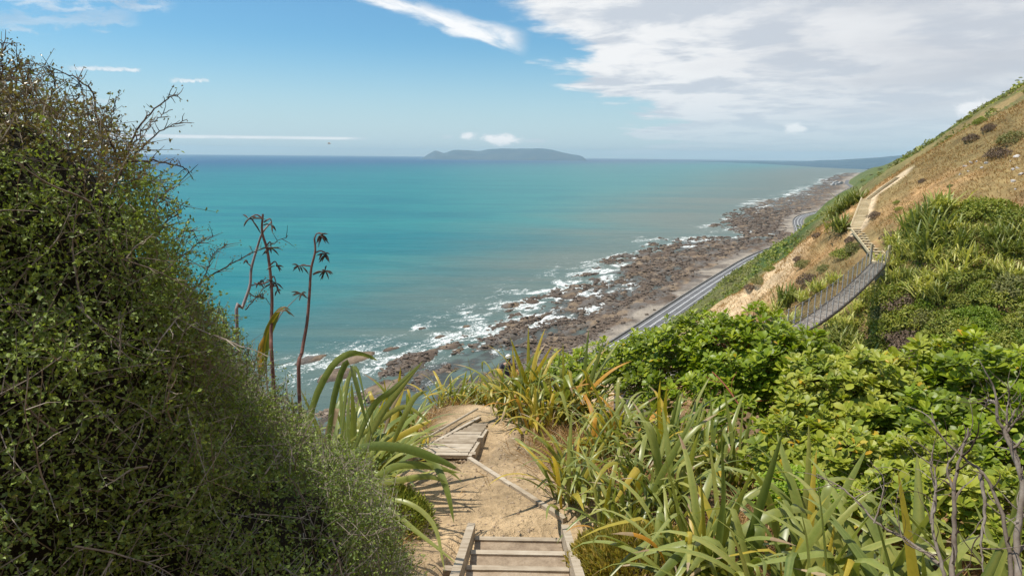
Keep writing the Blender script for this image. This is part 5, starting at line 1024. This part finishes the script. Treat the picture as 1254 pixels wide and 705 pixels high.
    D_ = unit(rnd_dir(n) * [1, 1, .4] + [0, 0, .7]); leaf = leaf_faces(np.stack([x, y, z - .04], -1), D_, rnd_dir(n), RNG.uniform(.15, .42, n), .055, RNG.random(n), 'quad')
    tag(leaf.build('dry_tussock', M['grassd']), 'tufts of straw grass over the dry spur behind the bridge', 'dry grass', kind='stuff')
    # understorey between the gully flax
    n = 42000; px = RNG.uniform(900, 1420, 9000); py = RNG.uniform(255, 500, 9000); k = in_poly(px, py, poly + []) ; Pq, ok = hits(px[k], py[k], 25, 120, 260); Pq = Pq[ok]; i = RNG.integers(0, len(Pq), n); P = Pq[i] + RNG.normal(0, .35, (n, 3)) * [1, 1, 0]; P[:, 2] = ground_z(P[:, 0], P[:, 1]) + RNG.uniform(-.05, .28, n)
    tag(leaf_faces(P, unit(rnd_dir(n) + [0, 0, .5]), unit(rnd_dir(n) + [0, 0, .5]), RNG.uniform(.12, .34, n), .085, RNG.random(n)).build('undergrowth', M['scrub']), 'mixed green undergrowth filling the gully between flax clumps', 'undergrowth', kind='stuff')
    # pale rock outcrops high on the slope
    R0 = [(1182, 204), (1190, 200), (1196, 198), (1186, 210), (1202, 206), (1208, 200), (1176, 214), (1241, 208), (1246, 206), (1250, 214), (1240, 222), (1244, 232), (1238, 198), (1246, 192)]
    rocks = []
    for i, (a, b) in enumerate(R0):
        p = hit1(a, b, lo=40, hi=300); rr = np.random.default_rng(i); rocks.append((a, tag(rock_mesh_obj('pale_rock', M['palerock'], p, rr.uniform(.12, .27), i), 'small whitish rock', 'rock', 'whitish rocks on the straw slope')))
    relabel(rocks, 'small whitish rock on the high straw slope')
def rock_mesh(seed, mt, name='rock'):
    rng = np.random.default_rng(seed); nt, npn = 10, 6; th = np.linspace(0, 2 * np.pi, nt, endpoint=False); ph = np.linspace(0.02, np.pi - .02, npn); T_, P_ = np.meshgrid(th, ph, indexing='ij'); d = np.stack([np.sin(P_) * np.cos(T_), np.sin(P_) * np.sin(T_), np.cos(P_)], -1).reshape(-1, 3)
    r = np.ones(len(d)) * 1.2
    for k in range(9): a = rnd_dir(1, rng)[0]; h = rng.uniform(.45, .9); q = d @ a; r = np.minimum(r, np.where(q > 0, h / np.maximum(q, 1e-3), 9))
    V = d * r[:, None] * [1.2, .9, .75]; ii = np.arange(nt * npn).reshape(nt, npn); Q = np.stack([ii[:, :-1], ii[:, 1:], np.roll(ii, -1, 0)[:, 1:], np.roll(ii, -1, 0)[:, :-1]], -1).reshape(-1, 4)
    return V, Q, MB().add(V, Q).mesh(name, mt)
RM = [rock_mesh(850 + i, M['rock']) for i in range(8)]; RMP = [rock_mesh(870 + i, M['palerock'], 'pale_rock') for i in range(4)]
def rock_mesh_obj(name, mt, p, s, i):
    o = link(name, RMP[i % 4][2], None, p); o.scale = (s, s * .9, s * .8); o.rotation_euler = (random.random(), random.random(), random.random() * 6); return o
hillside_plants()

# ================================================================ far slopes
def far_scrub():
    n = 56000; u = 96 + 1100 * RNG.random(n) ** 2.0; v = roadv(u) + ROADW + 3 + RNG.random(n) ** 1.3 * 300; keep = (v < 40 + u * .16); u, v = u[keep], v[keep]
    k = fbm(u / 14., v / 14., 4, 821); k2 = fbm(u / 70., v / 45., 5, 111, .6); low = (v < -95) ; keep = (k > .50 - .14 * low) & ((k2 < .60) | low); u, v = u[keep], v[keep]; x, y = xy(u, v); z = height(u, v); n = len(u); K = 12
    R_b = RNG.uniform(.5, 1.5, n) * (1 + np.clip(u - 100, 0, 900) / 420.); c = np.repeat(np.stack([x, y, z], -1), K, 0); d = rnd_dir(n * K); d[:, 2] = np.abs(d[:, 2]); Rr = np.repeat(R_b, K)[:, None]
    P = c + d * Rr * [1, 1, .75] * RNG.uniform(.5, 1., (n * K, 1)); L = Rr[:, 0] * RNG.uniform(.35, .75, n * K)
    tint = np.clip(np.repeat(RNG.random(n), K) * .7 + RNG.random(n * K) * .3, 0, .99); kk = np.repeat(RNG.random(n) < .3 + .4 * (k2[keep] > .52), K); mb = MB()
    leaf_faces(P[~kk], unit(rnd_dir((~kk).sum())), unit(d[~kk] + [0, 0, .6] + rnd_dir((~kk).sum()) * .4), L[~kk], L[~kk] * .7, tint[~kk], 'quad', mb, 0); leaf_faces(P[kk], unit(rnd_dir(kk.sum())), unit(d[kk] + [0, 0, .6] + rnd_dir(kk.sum()) * .4), L[kk], L[kk] * .7, tint[kk], 'quad', mb, 1)
    tag(mb.build('hill_scrub', [M['scrub'], M['scrubo']]), 'low scrub covering the far coastal slopes above the road', 'scrub', kind='stuff')
far_scrub()
def ridge_scrub():
    L = []; xs = np.linspace(1046, 1252, 20)
    for i, px in enumerate(xs):
        ys = 205. - (px - 1040) * .66 + np.arange(0, 48, 2.); Pq, ok = hits(ys * 0 + px, ys, lo=105, hi=3000, n=200); j = min(int(np.argmax(ok)) + 1, len(ys) - 1) if ok.any() else len(ys) - 1
        if not ok[j]: continue
        p = Pq[j]; d = np.linalg.norm(p - CAM); s_ = d / FPX * random.uniform(2.2, 5.)
        L.append((px, plant_thing('ridge_scrub', 'scrub', 'bush', 'scrub bushes along the skyline ridge', CL[random.choice(('scrub', 'scrubo', 'scrubo'))][i % 3], p, s_, s_ * .8, 0)))
    relabel(L, 'dark scrub bush on the skyline ridge')
ridge_scrub()
def skyline_tree():
    p = hit1(1246, 103, lo=60, hi=3000); t = empty('skyline_tree', p, 'tiny windswept tree standing on the skyline ridge', 'tree'); d = np.linalg.norm(p - CAM); s = d / FPX
    MB().tube(spline([(0, 0, -.5), (.5 * s, 0, 2.5 * s), (0, 0, 6 * s)], 8), np.linspace(.5 * s, .15 * s, 8), 6).build('trunk', M['stem'], t)
    for k, (dx, dz, r) in enumerate(((-1.5, 6., 1.9), (1.4, 8.5, 1.8))):
        c = link('crown', CL['scrub'][k], t); c.location = (dx * s, 0, dz * s); c.scale = (r * s, r * s, r * s * .7)
skyline_tree()

# ================================================================ shore rocks
def shore_rocks():
    n = 30000; u = 200 + 1500 * RNG.random(n) ** 1.5; sv = shorev(u); rv = roadv(u); f = RNG.uniform(-.45, .86, n); v = sv + f * (rv - sv); x, y = xy(u, v); z = height(u, v)
    den = fbm(u / 26., v / 10., 4, 831); keep = (z > -.9) & (RNG.random(n) < sstep(.40, .60, den) * (1 - sstep(.66, .86, f)) + .06); u, v, x, y, z = u[keep], v[keep], x[keep], y[keep], z[keep]; n = len(u)
    s = .35 + 1.5 * RNG.random(n) ** 2.6 * (1 + np.clip(u - 300, 0, 900) / 700.); dist = np.hypot(x, y); vis = np.argsort(-s / dist); px_ = s / dist
    for j in vis[:290]:
        V, Q, me = RM[int(j) % 8]; o = link('shore_rock', me, None, (x[j], y[j], z[j] + s[j] * .15)); o.scale = (s[j] * 1.15, s[j], s[j] * .72); o.rotation_euler = (random.uniform(-.3, .3), random.uniform(-.3, .3), random.random() * 6.28)
        tag(o, 'brown jagged rock on the wave-washed platform between road and sea', 'rock', 'brown rocks on the shore platform')
    mb = MB()
    for m_ in range(8):
        j = vis[290:][m_::8][:2200]; V, Q, _ = RM[m_]; a = RNG.random(len(j)) * 6.28; ca, sa = np.cos(a)[:, None], np.sin(a)[:, None]; W_ = np.stack([V[None, :, 0] * ca - V[None, :, 1] * sa, V[None, :, 0] * sa + V[None, :, 1] * ca, V[None, :, 2] * .75 + 0 * ca], -1) * s[j][:, None, None] + np.stack([x[j], y[j], z[j] + s[j] * .12], -1)[:, None]
        mb.add(W_.reshape(-1, 3), (np.arange(len(j))[:, None, None] * len(V) + Q[None]).reshape(-1, 4))
    tag(mb.build('rock_field', M['rock']), 'field of broken brown rocks along the tide line', 'rocks', kind='stuff')
shore_rocks()

# ================================================================ small far things
def far_bits():
    # village beyond the bend
    hw = rough_mat('house_wall', [(.55, .54, .52), (.72, .70, .68)], .1); hr = rough_mat('house_roof', [(.30, .29, .28), (.42, .40, .38)], .1)
    labs = ['tiny white house beyond the road bend, nearest the water', 'tiny pale house second from the water', 'tiny white house set back under the headland', 'tiny pale house behind the white ones', 'tiny white house farthest along the shore', 'tiny grey house tucked against the hill foot']
    for i, (u, dv) in enumerate(((3300, -60), (3380, -40), (3460, -25), (3550, -45), (3700, -35), (3620, -15))):
        v = float(roadv(np.array([u]))[0]) + dv; x, y = xy(u, v); t = empty('house', (x, y, 3.2), labs[i], 'house'); w_, l_, h_ = 13 + i % 3 * 3, 16., 5.5
        MB().box((0, 0, h_ / 2), (w_, l_, h_)).build('wall', hw, t); a, b = w_ / 2 + .5, l_ / 2 + .5
        MB().add([(-a, -b, h_), (a, -b, h_), (a, b, h_), (-a, b, h_), (0, -b, h_ + 3), (0, b, h_ + 3)], [(0, 1, 2, 3), (0, 3, 5, 4), (1, 4, 5, 2)]).add([(-a, -b, h_), (a, -b, h_), (0, -b, h_ + 3), (-a, b, h_), (a, b, h_), (0, b, h_ + 3)], [(0, 1, 2), (3, 5, 4)]).build('roof', hr, t)
        for k in (-1, 1): MB().box((k * w_ * .25, -l_ / 2 - .02, 3.), (2., .1, 1.6)).build('window', M['asphalt'], t)
    # gull over the sea
    p = at(403, 176, 85); t = empty('gull', p, 'lone gull flying over the horizon left of the island', 'bird'); wm = rough_mat('gull_feather', [(.35, .35, .37), (.6, .6, .6)], 3.)
    MB().tube([(-.22, 0, 0), (-.1, 0, .01), (.05, 0, .02), (.2, 0, .02), (.26, 0, .01)], [.01, .05, .06, .035, .008], 8).build('body', wm, t, smooth=True)
    for k in (-1, 1): MB().add([(.08, 0, .03), (-.06, 0, .03), (-.04, .3 * k, .14), (.10, .3 * k, .14), (-.12, .65 * k, .10), (-.06, .65 * k, .10), (.08, 0, .045), (-.06, 0, .045), (-.04, .3 * k, .15), (.10, .3 * k, .15)], [(0, 1, 2, 3), (3, 2, 4, 5), (6, 9, 8, 7), (9, 5, 4, 8)]).build('wing', wm, t)
    # dark bollards on the beach side of the wall
    for i, u in enumerate((462, 480, 531)):
        v = float(roadv(np.array([u]))[0]) - 5.; x, y = xy(u, v); z = gz(x, y); o = link('boulder', RM[i][2], None, (x, y, z + .5)); o.scale = (1.3, 1.1, 1.2)
        tag(o, ['dark boulder on the gravel beside the sea wall, nearest of three', 'dark boulder on the gravel beside the sea wall, middle of three', 'dark boulder on the gravel beside the sea wall, farthest of three'][i], 'boulder')
far_bits()
# ================================================================ air
def haze():
    m = bpy.data.materials.new('sea_air'); m.use_nodes = True; t = NT(m.node_tree); t.n.clear(); o = t.node('ShaderNodeOutputMaterial'); v = t.node('ShaderNodeVolumePrincipled')
    v.inputs['Color'].default_value = (.62, .86, 1., 1.); v.inputs['Density'].default_value = HAZE; v.inputs['Anisotropy'].default_value = .2; t.l.new(v.outputs[0], o.inputs['Volume'])
    b = MB(); b.box((4000, 14000, 280), (90000, 80000, 566)); h = b.build('haze', m); tag(h, 'thin sea haze softening the island and far coast', 'haze', kind='stuff')
HAZE = 2.6e-5
if HAZE: haze()
